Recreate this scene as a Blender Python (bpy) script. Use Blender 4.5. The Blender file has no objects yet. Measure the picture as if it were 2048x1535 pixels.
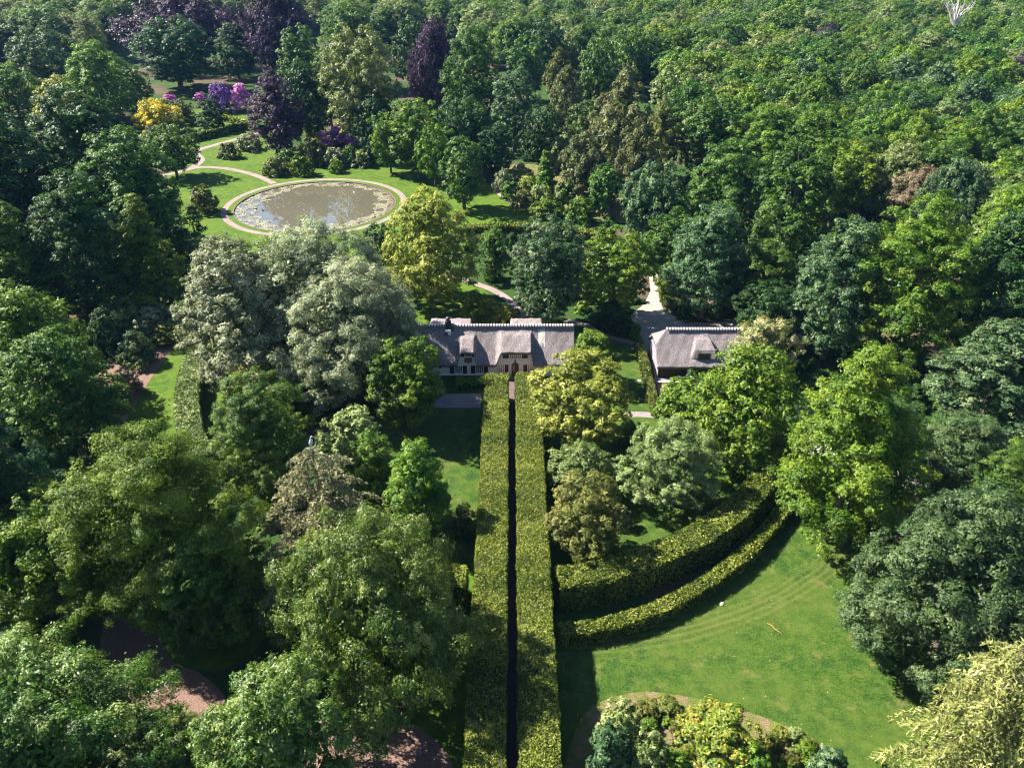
import bpy, bmesh, math, random
import numpy as np
from mathutils import Vector
PI = math.pi
R = math.radians
scene = bpy.context.scene
COL = scene.collection

# ------------------------------------------------------------------ camera, sky, sun, exposure
CAM_H = 57.0
PITCH = R(30.9)
F = 1577.0                                    # focal length in pixels of the 2048 px wide photograph
cam_d = bpy.data.cameras.new('camera'); cam = bpy.data.objects.new('camera', cam_d); COL.objects.link(cam)
cam.location = (0, 0, CAM_H); cam.rotation_euler = (PI/2 - PITCH, 0, 0)
cam_d.sensor_width = 36.0; cam_d.lens = F/2048*36; cam_d.clip_start = 0.5; cam_d.clip_end = 6000
scene.camera = cam

SUN_EL, SUN_AZ = R(44), R(22)                 # azimuth measured from -X towards +Y
world = bpy.data.worlds.new('World'); scene.world = world; world.use_nodes = True
nt = world.node_tree
sky = nt.nodes.new('ShaderNodeTexSky'); sky.sky_type = 'NISHITA'; sky.sun_disc = False
sky.ozone_density = 3.0; sky.dust_density = 0.3; sky.air_density = 0.9; sky.sun_elevation = SUN_EL; sky.sun_rotation = R(270) + SUN_AZ
nt.links.new(sky.outputs[0], nt.nodes['Background'].inputs[0]); nt.nodes['Background'].inputs[1].default_value = 0.055
sun_d = bpy.data.lights.new('sun', 'SUN'); sun_d.energy = 5.0; sun_d.angle = R(0.5); sun_d.color = (1.0, 0.93, 0.80)
sun = bpy.data.objects.new('sun', sun_d); COL.objects.link(sun)
sdir = Vector((-math.cos(SUN_EL)*math.cos(SUN_AZ), math.cos(SUN_EL)*math.sin(SUN_AZ), math.sin(SUN_EL)))
sun.location = sdir*300; sun.rotation_euler = sdir.to_track_quat('Z', 'Y').to_euler()
scene.view_settings.view_transform = 'Standard'; scene.view_settings.look = 'None'
scene.view_settings.exposure = 2.0; scene.view_settings.gamma = 1.0; scene.view_settings.use_curve_mapping = False
cy = scene.cycles; cy.filter_width = 1.1
cy.use_denoising = True; cy.denoising_input_passes = 'RGB_ALBEDO_NORMAL'; cy.denoising_prefilter = 'ACCURATE'
cy.max_bounces = 3; cy.diffuse_bounces = 2; cy.glossy_bounces = 2; cy.transmission_bounces = 2; cy.volume_bounces = 0
cy.transparent_max_bounces = 4; cy.sample_clamp_indirect = 4.0; cy.caustics_reflective = False; cy.caustics_refractive = False

# ------------------------------------------------------------------ helpers
SP, CP = math.sin(PITCH), math.cos(PITCH)
def G(px, py, z=0.0):
    """ground (or level z) point seen at a place of the photograph"""
    u = (px-1024)/F; v = (767.5-py)/F
    dy = CP + v*SP; dz = v*CP - SP
    t = (z-CAM_H)/dz
    return Vector((u*t, dy*t, z))
def depth_of(y, z): return y*CP - (z-CAM_H)*SP

def link(o, parent=None):
    COL.objects.link(o)
    if parent is not None: o.parent = parent
    return o
def tag(o, label=None, cat=None, group=None, kind=None):
    if label: o['label'] = label
    if cat: o['category'] = cat
    if group: o['group'] = group
    if kind: o['kind'] = kind
    return o
def empty(name, loc=(0, 0, 0), rz=0.0):
    o = bpy.data.objects.new(name, None); o.location = loc; o.rotation_euler = (0, 0, rz); o.empty_display_size = 0.5
    return link(o)
def mesh_np(name, verts, faces, tone=None, smooth=False):
    """verts Nx3, faces MxK, one tone value per vertex"""
    me = bpy.data.meshes.new(name)
    verts = np.asarray(verts, np.float32); faces = np.asarray(faces, np.int32)
    m, k = faces.shape
    me.vertices.add(len(verts)); me.vertices.foreach_set('co', verts.ravel())
    me.loops.add(m*k); me.loops.foreach_set('vertex_index', faces.ravel())
    me.polygons.add(m); me.polygons.foreach_set('loop_start', np.arange(m, dtype=np.int32)*k)
    if smooth: me.polygons.foreach_set('use_smooth', np.ones(m, bool))
    if tone is not None:
        at = me.attributes.new('tone', 'FLOAT', 'POINT'); at.data.foreach_set('value', np.asarray(tone, np.float32))
    me.update(calc_edges=True)
    return me
def obj_me(name, me, mat=None, parent=None):
    o = bpy.data.objects.new(name, me)
    if mat is not None and not me.materials: me.materials.append(mat)
    return link(o, parent)
def mesh_py(name, verts, faces, mat=None, parent=None, smooth=False):
    me = bpy.data.meshes.new(name); me.from_pydata([tuple(v) for v in verts], [], faces); me.update()
    if smooth:
        for p in me.polygons: p.use_smooth = True
    return obj_me(name, me, mat, parent)
BOXF = [(0, 3, 2, 1), (4, 5, 6, 7), (0, 1, 5, 4), (1, 2, 6, 5), (2, 3, 7, 6), (3, 0, 4, 7)]
def box(name, lo, hi, mat, parent=None, bevel=0.0):
    (x0, y0, z0), (x1, y1, z1) = lo, hi
    v = [(x0, y0, z0), (x1, y0, z0), (x1, y1, z0), (x0, y1, z0), (x0, y0, z1), (x1, y0, z1), (x1, y1, z1), (x0, y1, z1)]
    o = mesh_py(name, v, BOXF, mat, parent)
    if bevel:
        bm = bmesh.new(); bm.from_mesh(o.data); bmesh.ops.bevel(bm, geom=bm.edges[:], offset=bevel, segments=2, affect='EDGES'); bm.to_mesh(o.data); bm.free()
    return o
def tube(pts, rads, n=7):
    """tapered tube as verts, faces"""
    pts = [Vector(p) for p in pts]; V = []; Fc = []
    for i, p in enumerate(pts):
        d = (pts[min(i+1, len(pts)-1)] - pts[max(i-1, 0)]).normalized()
        a = d.cross(Vector((0.31, 0.9, 0.2))).normalized(); b = d.cross(a)
        for k in range(n):
            t = 2*PI*k/n
            V.append(p + (a*math.cos(t) + b*math.sin(t))*rads[i])
    for i in range(len(pts)-1):
        for k in range(n):
            Fc.append((i*n+k, i*n+(k+1) % n, (i+1)*n+(k+1) % n, (i+1)*n+k))
    return V, Fc
class Acc:
    def __init__(s): s.v = []; s.f = []
    def add(s, v, f):
        o = len(s.v); s.v += [tuple(q) for q in v]; s.f += [tuple(i+o for i in q) for q in f]; return s
    def box(s, lo, hi):
        (x0, y0, z0), (x1, y1, z1) = lo, hi
        return s.add([(x0, y0, z0), (x1, y0, z0), (x1, y1, z0), (x0, y1, z0), (x0, y0, z1), (x1, y0, z1), (x1, y1, z1), (x0, y1, z1)], BOXF)
    def build(s, name, mat, parent=None, smooth=False): return mesh_py(name, s.v, s.f, mat, parent, smooth)
def spline(pts, n=8, closed=False):
    P = [Vector(p) for p in pts]; out = []; m = len(P)
    for i in range(m if closed else m-1):
        if closed: a, b, c, d = P[(i-1) % m], P[i], P[(i+1) % m], P[(i+2) % m]
        else: a, b, c, d = P[max(i-1, 0)], P[i], P[i+1], P[min(i+2, m-1)]
        for k in range(n):
            t = k/n
            out.append(0.5*((2*b) + (c-a)*t + (2*a-5*b+4*c-d)*t*t + (3*b-a-3*c+d)*t**3))
    if not closed: out.append(P[-1])
    return out

# ------------------------------------------------------------------ materials
MATS = {}
class N:
    def __init__(s, name):
        s.m = bpy.data.materials.new(name); s.m.use_nodes = True; s.t = s.m.node_tree; s.b = s.t.nodes['Principled BSDF']; s.out = s.t.nodes['Material Output']
        MATS[name] = s.m
    def n(s, kind, **kw):
        q = s.t.nodes.new('ShaderNode'+kind)
        for k, v in kw.items():
            if k in q.inputs: q.inputs[k].default_value = v
            else: setattr(q, k, v)
        return q
    def l(s, a, b): s.t.links.new(a, b)
    def ramp(s, fac, stops):
        r = s.n('ValToRGB'); e = r.color_ramp.elements
        while len(e) < len(stops): e.new(0.5)
        for q, (p, c) in zip(e, stops): q.position = p; q.color = (*c, 1) if len(c) == 3 else c
        s.l(fac, r.inputs[0]); return r.outputs[0]
    def mix(s, fac, a, b, mode='MIX'):
        q = s.n('Mix', data_type='RGBA', blend_type=mode)
        for i, x in ((0, fac), (6, a), (7, b)):
            if hasattr(x, 'is_linked'): s.l(x, q.inputs[i])
            elif i == 0: q.inputs[0].default_value = x
            else: q.inputs[i].default_value = (*x, 1)
        return q.outputs[2]
    def noise(s, scale, detail=4, rough=0.55, vec=None, dist=0.0):
        q = s.n('TexNoise'); q.inputs['Scale'].default_value = scale; q.inputs['Detail'].default_value = detail
        q.inputs['Roughness'].default_value = rough; q.inputs['Distortion'].default_value = dist
        if vec is None: vec = s.coord()
        s.l(vec, q.inputs['Vector']); return q.outputs[0]
    def coord(s):
        if not hasattr(s, '_c'): s._c = s.n('TexCoord').outputs['Object']
        return s._c
    def math(s, op, a, b=None):
        q = s.n('Math', operation=op)
        for i, x in ((0, a), (1, b)):
            if x is None: continue
            if hasattr(x, 'is_linked'): s.l(x, q.inputs[i])
            else: q.inputs[i].default_value = x
        return q.outputs[0]
    def bump(s, h, strength=0.3, dist=0.05):
        q = s.n('Bump'); q.inputs['Strength'].default_value = strength; q.inputs['Distance'].default_value = dist
        s.l(h, q.inputs['Height']); s.l(q.outputs[0], s.b.inputs['Normal'])
    def done(s, col=None, rough=0.8, spec=0.3):
        if col is not None:
            if hasattr(col, 'is_linked'): s.l(col, s.b.inputs['Base Color'])
            else: s.b.inputs['Base Color'].default_value = (*col, 1)
        s.b.inputs['Roughness'].default_value = rough; s.b.inputs['Specular IOR Level'].default_value = spec
        return s.m

def leafmat(name, c0, c1, c2, transl=0.36, rough=0.5, spec=0.22, hv=0.03, vv=0.3):
    s = N(name)
    at = s.n('Attribute', attribute_name='tone')
    col = s.ramp(at.outputs['Fac'], [(0.12, c0), (0.5, c1), (0.92, c2)])
    oi = s.n('ObjectInfo'); h = s.n('HueSaturation')
    s.l(s.math('MULTIPLY_ADD', oi.outputs['Random'], hv), h.inputs['Hue'])
    h.inputs['Hue'].default_value = 0.5
    ma = h.inputs['Hue'].links[0].from_node; ma.inputs[2].default_value = 0.5-hv/2
    r2 = s.math('FRACT', s.math('MULTIPLY', oi.outputs['Random'], 37.7))
    mb = s.n('Math', operation='MULTIPLY_ADD'); s.l(r2, mb.inputs[0]); mb.inputs[1].default_value = vv; mb.inputs[2].default_value = 1-vv/2
    s.l(mb.outputs[0], h.inputs['Value']); s.l(col, h.inputs['Color'])
    s.done(h.outputs[0], rough, spec)
    tr = s.n('BsdfTranslucent'); s.l(s.mix(1.0, h.outputs[0], (1.0, 1.0, 0.45), 'MULTIPLY'), tr.inputs[0])
    mx = s.n('MixShader'); mx.inputs[0].default_value = transl
    s.l(s.b.outputs[0], mx.inputs[1]); s.l(tr.outputs[0], mx.inputs[2]); s.l(mx.outputs[0], s.out.inputs[0])
    return s.m

LEAF = {
 'lime':   leafmat('lime_leaf', (.026, .075, .004), (.092, .170, .009), (.22, .30, .032)),
 'green':  leafmat('green_leaf', (.014, .052, .006), (.054, .125, .012), (.15, .24, .038)),
 'glossy': leafmat('glossy_leaf', (.020, .062, .005), (.070, .140, .012), (.23, .29, .080), spec=0.35, rough=0.42),  # palest stop stands in for bright glints on the leaves
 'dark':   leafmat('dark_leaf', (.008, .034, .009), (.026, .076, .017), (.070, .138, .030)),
 'blue':   leafmat('blue_green_leaf', (.014, .048, .016), (.055, .115, .042), (.18, .25, .115)),  # bluish white glints put into the palest leaf colour
 'silver': leafmat('silver_leaf', (.070, .095, .042), (.18, .215, .110), (.38, .41, .25), transl=0.3),
 'pale':   leafmat('pale_green_leaf', (.055, .100, .020), (.155, .21, .058), (.33, .38, .15), transl=0.3),
 'olive':  leafmat('olive_leaf', (.034, .052, .007), (.098, .122, .020), (.21, .215, .055)),
 'birch':  leafmat('birch_leaf', (.036, .056, .014), (.105, .13, .040), (.21, .23, .09)),
 'gold':   leafmat('gold_leaf', (.22, .19, .012), (.52, .43, .02), (.70, .58, .05)),
 'copper': leafmat('copper_leaf', (.009, .004, .014), (.034, .013, .042), (.100, .050, .120), transl=0.25, spec=0.2),
 'yellow': leafmat('yellow_green_leaf', (.085, .115, .010), (.21, .245, .028), (.40, .42, .095)),
 'brown':  leafmat('brown_twig_leaf', (.08, .06, .03), (.17, .13, .07), (.28, .21, .13), transl=0.1),
 'conifer': leafmat('drooping_conifer_leaf', (.065, .070, .028), (.17, .165, .075), (.31, .28, .145), transl=0.1),
 'weep':   leafmat('pale_weeping_leaf', (.080, .11, .020), (.21, .25, .065), (.40, .42, .16), transl=0.2),
 'yew':    leafmat('yew_leaf', (.014, .036, .009), (.044, .084, .024), (.115, .165, .058), transl=0.25),
 'pink':   leafmat('pink_blossom', (.16, .04, .18), (.52, .12, .50), (.80, .38, .70), transl=0.2),
 'purple': leafmat('purple_blossom', (.03, .03, .06), (.16, .05, .36), (.40, .18, .68), transl=0.2),
 'cream':  leafmat('cream_blossom', (.06, .10, .02), (.20, .22, .07), (.50, .43, .26), transl=0.2),
 'orange': leafmat('orange_shrub_leaf', (.045, .085, .008), (.135, .18, .018), (.36, .27, .045), transl=0.2),
 'hedge':  leafmat('beech_hedge_leaf', (.016, .050, .006), (.110, .150, .010), (.34, .37, .070), vv=0.1, hv=0.01),
 'hedge2': leafmat('dark_hedge_leaf', (.030, .052, .008), (.085, .115, .016), (.18, .19, .035), vv=0.1, hv=0.01),
}
def bark(name, a, b):
    s = N(name); sc = s.n('Mapping'); s.l(s.coord(), sc.inputs[0]); sc.inputs['Scale'].default_value = (3, 3, 0.7)
    nz = s.noise(2.0, 5, 0.6, sc.outputs[0]); s.bump(nz, 0.6, 0.05)
    return s.done(s.ramp(nz, [(0.3, a), (0.7, b)]), 0.9, 0.2)
BARK = bark('bark', (.06, .045, .035), (.20, .16, .12))
BIRCHBARK = bark('birch_bark', (.10, .09, .08), (.72, .70, .66))
DEADWOOD = bark('dead_wood', (.35, .31, .30), (.62, .58, .58))

def m_ground():
    s = N('forest_floor')
    n1 = s.noise(0.05, 5); n2 = s.noise(3.0, 6, 0.7); n3 = s.noise(14.0, 3, 0.7)
    litter = s.ramp(n3, [(0.3, (.035, .03, .018)), (0.5, (.08, .06, .04)), (0.72, (.16, .11, .085))])
    green = s.ramp(n2, [(0.3, (.015, .035, .010)), (0.7, (.04, .08, .016))])
    col = s.mix(s.ramp(n1, [(0.40, (0, 0, 0)), (0.50, (1, 1, 1))]), litter, green)
    s.bump(n3, 0.8, 0.08); return s.done(col, 0.95, 0.1)
def m_mulch():
    s = N('bark_mulch'); n2 = s.noise(1.2, 5); n3 = s.noise(9.0, 4, 0.75)
    vo = s.n('TexVoronoi'); vo.inputs['Scale'].default_value = 6.0; s.l(s.coord(), vo.inputs['Vector'])
    c = s.ramp(n3, [(0.3, (.08, .05, .04)), (0.5, (.20, .125, .105)), (0.7, (.36, .25, .22))])
    c = s.mix(s.ramp(vo.outputs['Distance'], [(0.1, (0, 0, 0)), (0.6, (.5, .5, .5))]), c, (.10, .065, .05))
    c = s.mix(s.ramp(n2, [(0.55, (0, 0, 0)), (0.75, (.6, .6, .6))]), c, (.10, .09, .03))
    s.bump(n3, 0.9, 0.06); return s.done(c, 0.95, 0.1)
def m_lawn(name, lo, mid, hi, dry, dry_amt, ring=None):
    s = N(name)
    fine = s.noise(5.5, 5, 0.8); med = s.noise(0.75, 8, 0.75); big = s.noise(0.14, 4)
    c = s.ramp(med, [(0.40, lo), (0.50, mid), (0.60, hi)])
    c = s.mix(s.ramp(fine, [(0.46, (0, 0, 0)), (0.62, (.75, .75, .75))]), c, hi)
    c = s.mix(s.ramp(fine, [(0.36, (.8, .8, .8)), (0.50, (0, 0, 0))]), c, lo)
    d = s.noise(0.45, 8, 0.78)
    c = s.mix(s.ramp(d, [(0.55, (0, 0, 0)), (0.68, (dry_amt,)*3)]), c, dry)
    c = s.mix(s.ramp(big, [(0.42, (0, 0, 0)), (0.62, (.45, .45, .45))]), c, hi)
    if ring:
        cx, cyy, r0, r1 = ring
        vm = s.n('VectorMath', operation='DISTANCE'); s.l(s.coord(), vm.inputs[0]); vm.inputs[1].default_value = (cx, cyy, 0.0)
        dist = vm.outputs['Value']
        wob = s.math('ADD', dist, s.math('MULTIPLY', s.noise(0.2, 2), 0.8))
        band = s.math('SINE', s.math('MULTIPLY', wob, 9.0))
        mr = s.n('MapRange'); mr.inputs[1].default_value = r0; mr.inputs[2].default_value = r1; s.l(dist, mr.inputs[0])
        msk = s.ramp(mr.outputs[0], [(0.0, (0, 0, 0)), (0.5, (1, 1, 1)), (1.0, (0, 0, 0))])
        k = s.math('MULTIPLY', s.math('MULTIPLY', s.math('ADD', band, 0.4), msk), 0.30)
        k = s.math('MULTIPLY', s.math('MAXIMUM', k, 0.0), s.math('ADD', s.noise(0.9, 4), 0.3))
        c = s.mix(k, c, dry)
    s.bump(fine, 0.55, 0.06)
    return s.done(c, 0.9, 0.15)
def m_gravel(name, a, b, scale=16):
    s = N(name); n1 = s.noise(scale, 4, 0.8); n2 = s.noise(0.5, 5)
    c = s.ramp(n1, [(0.3, a), (0.7, b)]); c = s.mix(s.ramp(n2, [(0.45, (0, 0, 0)), (0.7, (.45, .45, .45))]), c, tuple(x*0.62 for x in a))
    s.bump(n1, 0.5, 0.03); return s.done(c, 0.9, 0.2)
def m_brick(name, a, b, mortar, scale=1.0, bw=0.22, rh=0.11):
    s = N(name); t = s.n('TexBrick'); s.l(s.coord(), t.inputs['Vector'])
    t.inputs['Scale'].default_value = scale; t.inputs['Brick Width'].default_value = bw; t.inputs['Row Height'].default_value = rh
    t.inputs['Mortar Size'].default_value = 0.012; t.inputs['Color1'].default_value = (*a, 1); t.inputs['Color2'].default_value = (*b, 1); t.inputs['Mortar'].default_value = (*mortar, 1)
    n2 = s.noise(1.5, 5); c = s.mix(s.ramp(n2, [(0.4, (0, 0, 0)), (0.75, (.5, .5, .5))]), t.outputs[0], tuple(x*0.55 for x in a))
    s.bump(t.outputs['Fac'], -0.4, 0.01); return s.done(c, 0.85, 0.25)
M_GROUND = m_ground(); M_MULCH = m_mulch()
def m_cover():
    s = N('weedy_bed_soil'); n2 = s.noise(0.8, 6, .7); n3 = s.noise(9.0, 4, 0.75)
    c = s.ramp(n3, [(0.3, (.06, .05, .025)), (0.5, (.16, .115, .07)), (0.7, (.28, .20, .14))])
    g = s.ramp(n3, [(0.3, (.03, .05, .01)), (0.7, (.14, .16, .04))])
    c = s.mix(s.ramp(n2, [(0.42, (0, 0, 0)), (0.55, (1, 1, 1))]), c, g); s.bump(n3, 0.9, 0.06); return s.done(c, 0.95, 0.1)
M_COVER = m_cover()
M_LAWN = m_lawn('lawn_grass', (.006, .034, .005), (.023, .062, .005), (.060, .090, .013), (.15, .12, .045), 0.7, ring=(4.5, 92.0, 40.5, 45.0))
M_LAWN2 = m_lawn('bright_lawn_grass', (.013, .050, .003), (.038, .086, .004), (.080, .122, .009), (.14, .135, .03), 0.35)
M_GRAVEL = m_gravel('pale_gravel', (.22, .195, .175), (.36, .32, .29))
M_PATH = m_gravel('pink_grey_path', (.16, .125, .118), (.27, .215, .205), 10)
M_TERR = m_gravel('grey_terrace_gravel', (.14, .12, .125), (.26, .225, .225), 12)
M_BRICK = m_brick('brick_paving', (.34, .17, .13), (.42, .24, .19), (.25, .2, .17))
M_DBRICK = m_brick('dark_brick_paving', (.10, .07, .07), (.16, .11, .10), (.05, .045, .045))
def m_plain(name, col, rough=0.6, spec=0.4, nscale=None, amt=0.25):
    s = N(name)
    if nscale:
        nz = s.noise(nscale, 5, 0.6); c = s.mix(s.ramp(nz, [(0.3, (0, 0, 0)), (0.75, (amt,)*3)]), col, tuple(x*0.5 for x in col)); s.bump(nz, 0.15, 0.01)
        return s.done(c, rough, spec)
    return s.done(col, rough, spec)
M_WHITE = m_plain('white_plaster', (.80, .79, .75), 0.7, 0.3, 1.2, 0.18)
M_CREAM = m_plain('cream_plaster', (.80, .77, .68), 0.7, 0.3, 1.2, 0.18)
M_WPAINT = m_plain('white_paint', (.82, .81, .77), 0.45)
M_SHUT = m_plain('dark_brown_shutter', (.028, .022, .016), 0.55, 0.4, 6.0)
M_BLACK = m_plain('black_plinth', (.02, .02, .022), 0.7)
M_DOORW = m_plain('dark_oak_door', (.05, .03, .02), 0.55, 0.4, 5.0)
M_TIMBER = m_plain('dark_timber_boards', (.055, .040, .022), 0.75, 0.3, 4.0)
M_CLAY = m_plain('orange_brown_tile', (.30, .105, .045), 0.75, 0.3, 3.0)
M_LEAD = m_plain('dark_lead', (.05, .055, .065), 0.5, 0.5, 4.0)
M_CONC = m_plain('pale_ridge_tile', (.40, .365, .385), 0.8, 0.3, 5.0)
M_MORTAR_SHADE = m_plain('shaded_ridge_mortar', (.10, .085, .095), 0.9, 0.2, 5.0)  # mortar under the ridge tiles, dark to stand in for shade between them
M_STONE = m_plain('grey_stone', (.24, .23, .22), 0.85, 0.3, 3.0)
s = N('window_glass'); s.done((.02, .025, .03), 0.08, 0.8); M_GLASS = s.m
s = N('amber_curtain_glass'); nz = s.noise(3.0, 3); s.done(s.ramp(nz, [(0.35, (.16, .10, .04)), (0.65, (.45, .32, .14))]), 0.12, 0.7); M_AMBER = s.m
def m_thatch():
    s = N('reed_thatch')
    mp = s.n('Mapping'); s.l(s.coord(), mp.inputs[0]); mp.inputs['Scale'].default_value = (5.0, 1.3, 1.3)
    st = s.noise(2.2, 6, 0.75, mp.outputs[0]); patch = s.noise(0.45, 5, 0.6); sp = s.noise(13.0, 3, 0.8)
    c = s.ramp(st, [(0.32, (.09, .076, .084)), (0.5, (.23, .20, .21)), (0.66, (.40, .355, .365))])
    c = s.mix(s.ramp(patch, [(0.42, (0, 0, 0)), (0.72, (.6, .6, .6))]), c, (.14, .12, .115))
    c = s.mix(s.ramp(sp, [(0.5, (0, 0, 0)), (0.75, (.7, .7, .7))]), c, (.06, .05, .05))
    s.bump(s.math('ADD', st, sp), 0.9, 0.09); return s.done(c, 0.95, 0.1)
M_THATCH = m_thatch()
M_THATCH_NEW = m_plain('fresh_pale_reed', (.52, .48, .45), 0.95, 0.1, 7.0, 0.5)
def m_water():
    s = N('pond_water'); n2 = s.noise(0.08, 3); n3 = s.noise(6.0, 4, .7)
    c = s.mix(s.ramp(n3, [(0.5, (0, 0, 0)), (0.8, (.3, .3, .3))]), s.ramp(n2, [(0.3, (.090, .084, .060)), (0.7, (.105, .098, .072))]), (.13, .12, .09))
    d = s.n('BsdfDiffuse'); s.l(c, d.inputs[0]); g = s.n('BsdfGlossy'); g.inputs['Roughness'].default_value = .015; g.inputs['Color'].default_value = (1, 1, 1, 1)
    lw = s.n('Fresnel'); lw.inputs['IOR'].default_value = 1.9
    mx = s.n('MixShader'); s.l(s.math('MULTIPLY', lw.outputs[0], 1.25), mx.inputs[0]); s.l(d.outputs[0], mx.inputs[1]); s.l(g.outputs[0], mx.inputs[2]); s.l(mx.outputs[0], s.out.inputs[0])
    return s.m
M_WATER = m_water()

# ------------------------------------------------------------------ ground, lawns, paths, water
POND = Vector((-44.5, 174.3, 0)); PR = 17.8
def circle(c, r, z, n=96): return [Vector((c.x+r*math.cos(2*PI*i/n), c.y+r*math.sin(2*PI*i/n), z)) for i in range(n)]
def sheet(name, loops, mat, z, label=None, kind='structure', parent=None):
    """flat sheet from an outer loop and holes"""
    bm = bmesh.new(); es = []
    for lp in loops:
        vs = [bm.verts.new((p[0], p[1], z)) for p in lp]
        es += [bm.edges.new((vs[i], vs[(i+1) % len(vs)])) for i in range(len(vs))]
    bmesh.ops.triangle_fill(bm, use_beauty=True, use_dissolve=False, edges=es)
    for f in bm.faces:
        if f.normal.z < 0: f.normal_flip()
    me = bpy.data.meshes.new(name); bm.to_mesh(me); bm.free()
    o = obj_me(name, me, mat, parent)
    if kind: o['kind'] = kind
    if name != 'ground': OPEN.append(np.array([(p[0], p[1]) for p in loops[0]]))
    return o
OPEN = []
def inside(poly, x, y):
    px, py = poly[:, 0], poly[:, 1]; qx, qy = np.roll(px, -1), np.roll(py, -1)
    c = (py > y) != (qy > y)
    return bool(np.sum(c & (x < (qx-px)*(y-py)/np.where(qy == py, 1e-9, qy-py)+px)) % 2)
def strip_pts(center, w):
    c = spline(center, 8); L = []; Rr = []
    for i, p in enumerate(c):
        d = (c[min(i+1, len(c)-1)]-c[max(i-1, 0)]).normalized(); nrm = Vector((-d.y, d.x, 0))
        L.append(p+nrm*w/2); Rr.append(p-nrm*w/2)
    return L + Rr[::-1]
def pxs(*pts): return [G(x, y) for x, y in pts]
sheet('ground', [[(-1800, -400), (1800, -400), (1800, 2400), (-1800, 2400)], circle(POND, PR, 0)], M_GROUND, 0.0)
LAWN_POLYS = []
def lawn(name, pts, mat=None, z=0.004, hole=False):
    lp = spline(pxs(*pts), 6, True); LAWN_POLYS.append(np.array([(p.x, p.y) for p in lp]))
    return sheet(name, [lp] + ([circle(POND, PR, 0)] if hole else []), mat or M_LAWN, z)
lawn('main_lawn', [(1080, 1250), (1300, 1235), (1450, 1150), (1560, 1060), (1640, 1040), (1790, 1090), (1900, 1200), (2020, 1330), (2010, 1450), (1960, 1620), (1500, 1680), (1060, 1680)])
lawn('left_lawn', [(740, 800), (860, 800), (1000, 795), (1000, 1250), (880, 1230), (780, 1120), (740, 950)])
lawn('right_garden_lawn', [(1060, 740), (1140, 672), (1262, 672), (1300, 760), (1345, 870), (1440, 980), (1420, 1090), (1240, 1140), (1080, 1140)])
lawn('garage_lawn', [(1324, 764), (1480, 764), (1500, 860), (1430, 930), (1372, 900), (1345, 830)])
lawn('strip_lawn', [(385, 655), (430, 690), (450, 800), (430, 930), (330, 960), (235, 930), (245, 845), (295, 750), (350, 680)], M_LAWN2)
lawn('pond_lawn', [(340, 330), (430, 290), (520, 275), (600, 310), (700, 312), (790, 318), (880, 345), (965, 360), (1005, 385), (1065, 432), (1020, 462), (900, 478), (800, 540), (600, 560), (440, 520), (360, 440)], M_LAWN2, hole=True)
lawn('hedge_garden_lawn', [(330, 240), (410, 215), (500, 205), (520, 250), (440, 290), (330, 295)], M_LAWN2, 0.008)
lawn('lawn_behind_cottage', [(830, 640), (850, 585), (900, 560), (960, 575), (1000, 610), (1000, 645), (920, 650)], M_LAWN2)
lawn('clearing_grass', [(330, 1285), (440, 1180), (520, 1150), (560, 1230), (470, 1330), (370, 1330)], M_LAWN2)
lawn('side_avenue_grass', [(820, 1180), (960, 1160), (960, 1640), (860, 1640)], M_LAWN2, 0.008)
# beds of mulch
def bed(name, pts, z=0.012, mat=None): return sheet(name, [spline(pxs(*pts), 6, True)], mat or M_MULCH, z)
bed('mulch_bed', [(230, 1210), (300, 1240), (345, 1320), (400, 1345), (450, 1400), (380, 1440), (250, 1400), (200, 1300)])
bed('mulch_bed.001', [(640, 1440), (760, 1430), (860, 1470), (900, 1560), (700, 1640), (600, 1540)])
bed('shrub_bed', [(1160, 1440), (1260, 1385), (1360, 1390), (1480, 1418), (1590, 1460), (1690, 1530), (1740, 1640), (1400, 1700), (1140, 1640)], mat=M_COVER)
bed('mulch_bed.002', [(1345, 560), (1420, 575), (1460, 620), (1400, 622), (1345, 605)])
bed('rhododendron_bed', [(985, 365), (1010, 395), (1060, 415), (1150, 430), (1240, 445), (1290, 440), (1250, 400), (1150, 340), (1020, 330)], mat=M_COVER)
bed('border_bed', [(395, 655), (360, 680), (300, 760), (245, 850), (200, 860), (200, 740), (280, 660), (370, 630)])
# paths
sheet('pond_path', [circle(POND, PR+2.75, 0), circle(POND, PR+1.4, 0)], M_PATH, 0.010)
def path(name, pts, w, mat=None, z=0.014): return sheet(name, [strip_pts(pxs(*pts), w)], mat or M_PATH, z)
path('garden_path', [(548, 367), (515, 352), (470, 340), (430, 335), (395, 335), (355, 345), (320, 352)], 1.7)
path('garden_path.001', [(382, 338), (402, 320), (392, 303), (430, 290), (480, 276), (540, 258)], 2.0, z=0.018)
path('garden_path.002', [(890, 548), (930, 560), (990, 582), (1030, 612), (1052, 650)], 1.5)
path('garden_path.003', [(1130, 640), (1170, 650), (1215, 672), (1285, 690)], 1.2)
path('shrub_border_path', [(985, 362), (1003, 392), (1040, 412), (1100, 428)], 1.2, z=0.018)
path('garden_path.004', [(1240, 832), (1275, 828), (1325, 832)], 1.3, M_TERR)
path('garage_path', [(1300, 690), (1312, 730), (1325, 790), (1342, 850), (1360, 900)], 1.0, M_BRICK, 0.018)
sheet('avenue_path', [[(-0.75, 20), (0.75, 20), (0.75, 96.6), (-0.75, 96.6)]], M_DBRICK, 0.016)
sheet('terrace', [[(-10.6, 89.0), (-4.2, 89.0), (-4.2, 92.6), (-9.8, 92.6), (-10.6, 91)]], M_TERR, 0.016)
sheet('front_court', [[(-4.0, 92.0), (4.2, 92.0), (4.2, 97.3), (-4.0, 97.3)]], M_BRICK, 0.012)
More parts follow.
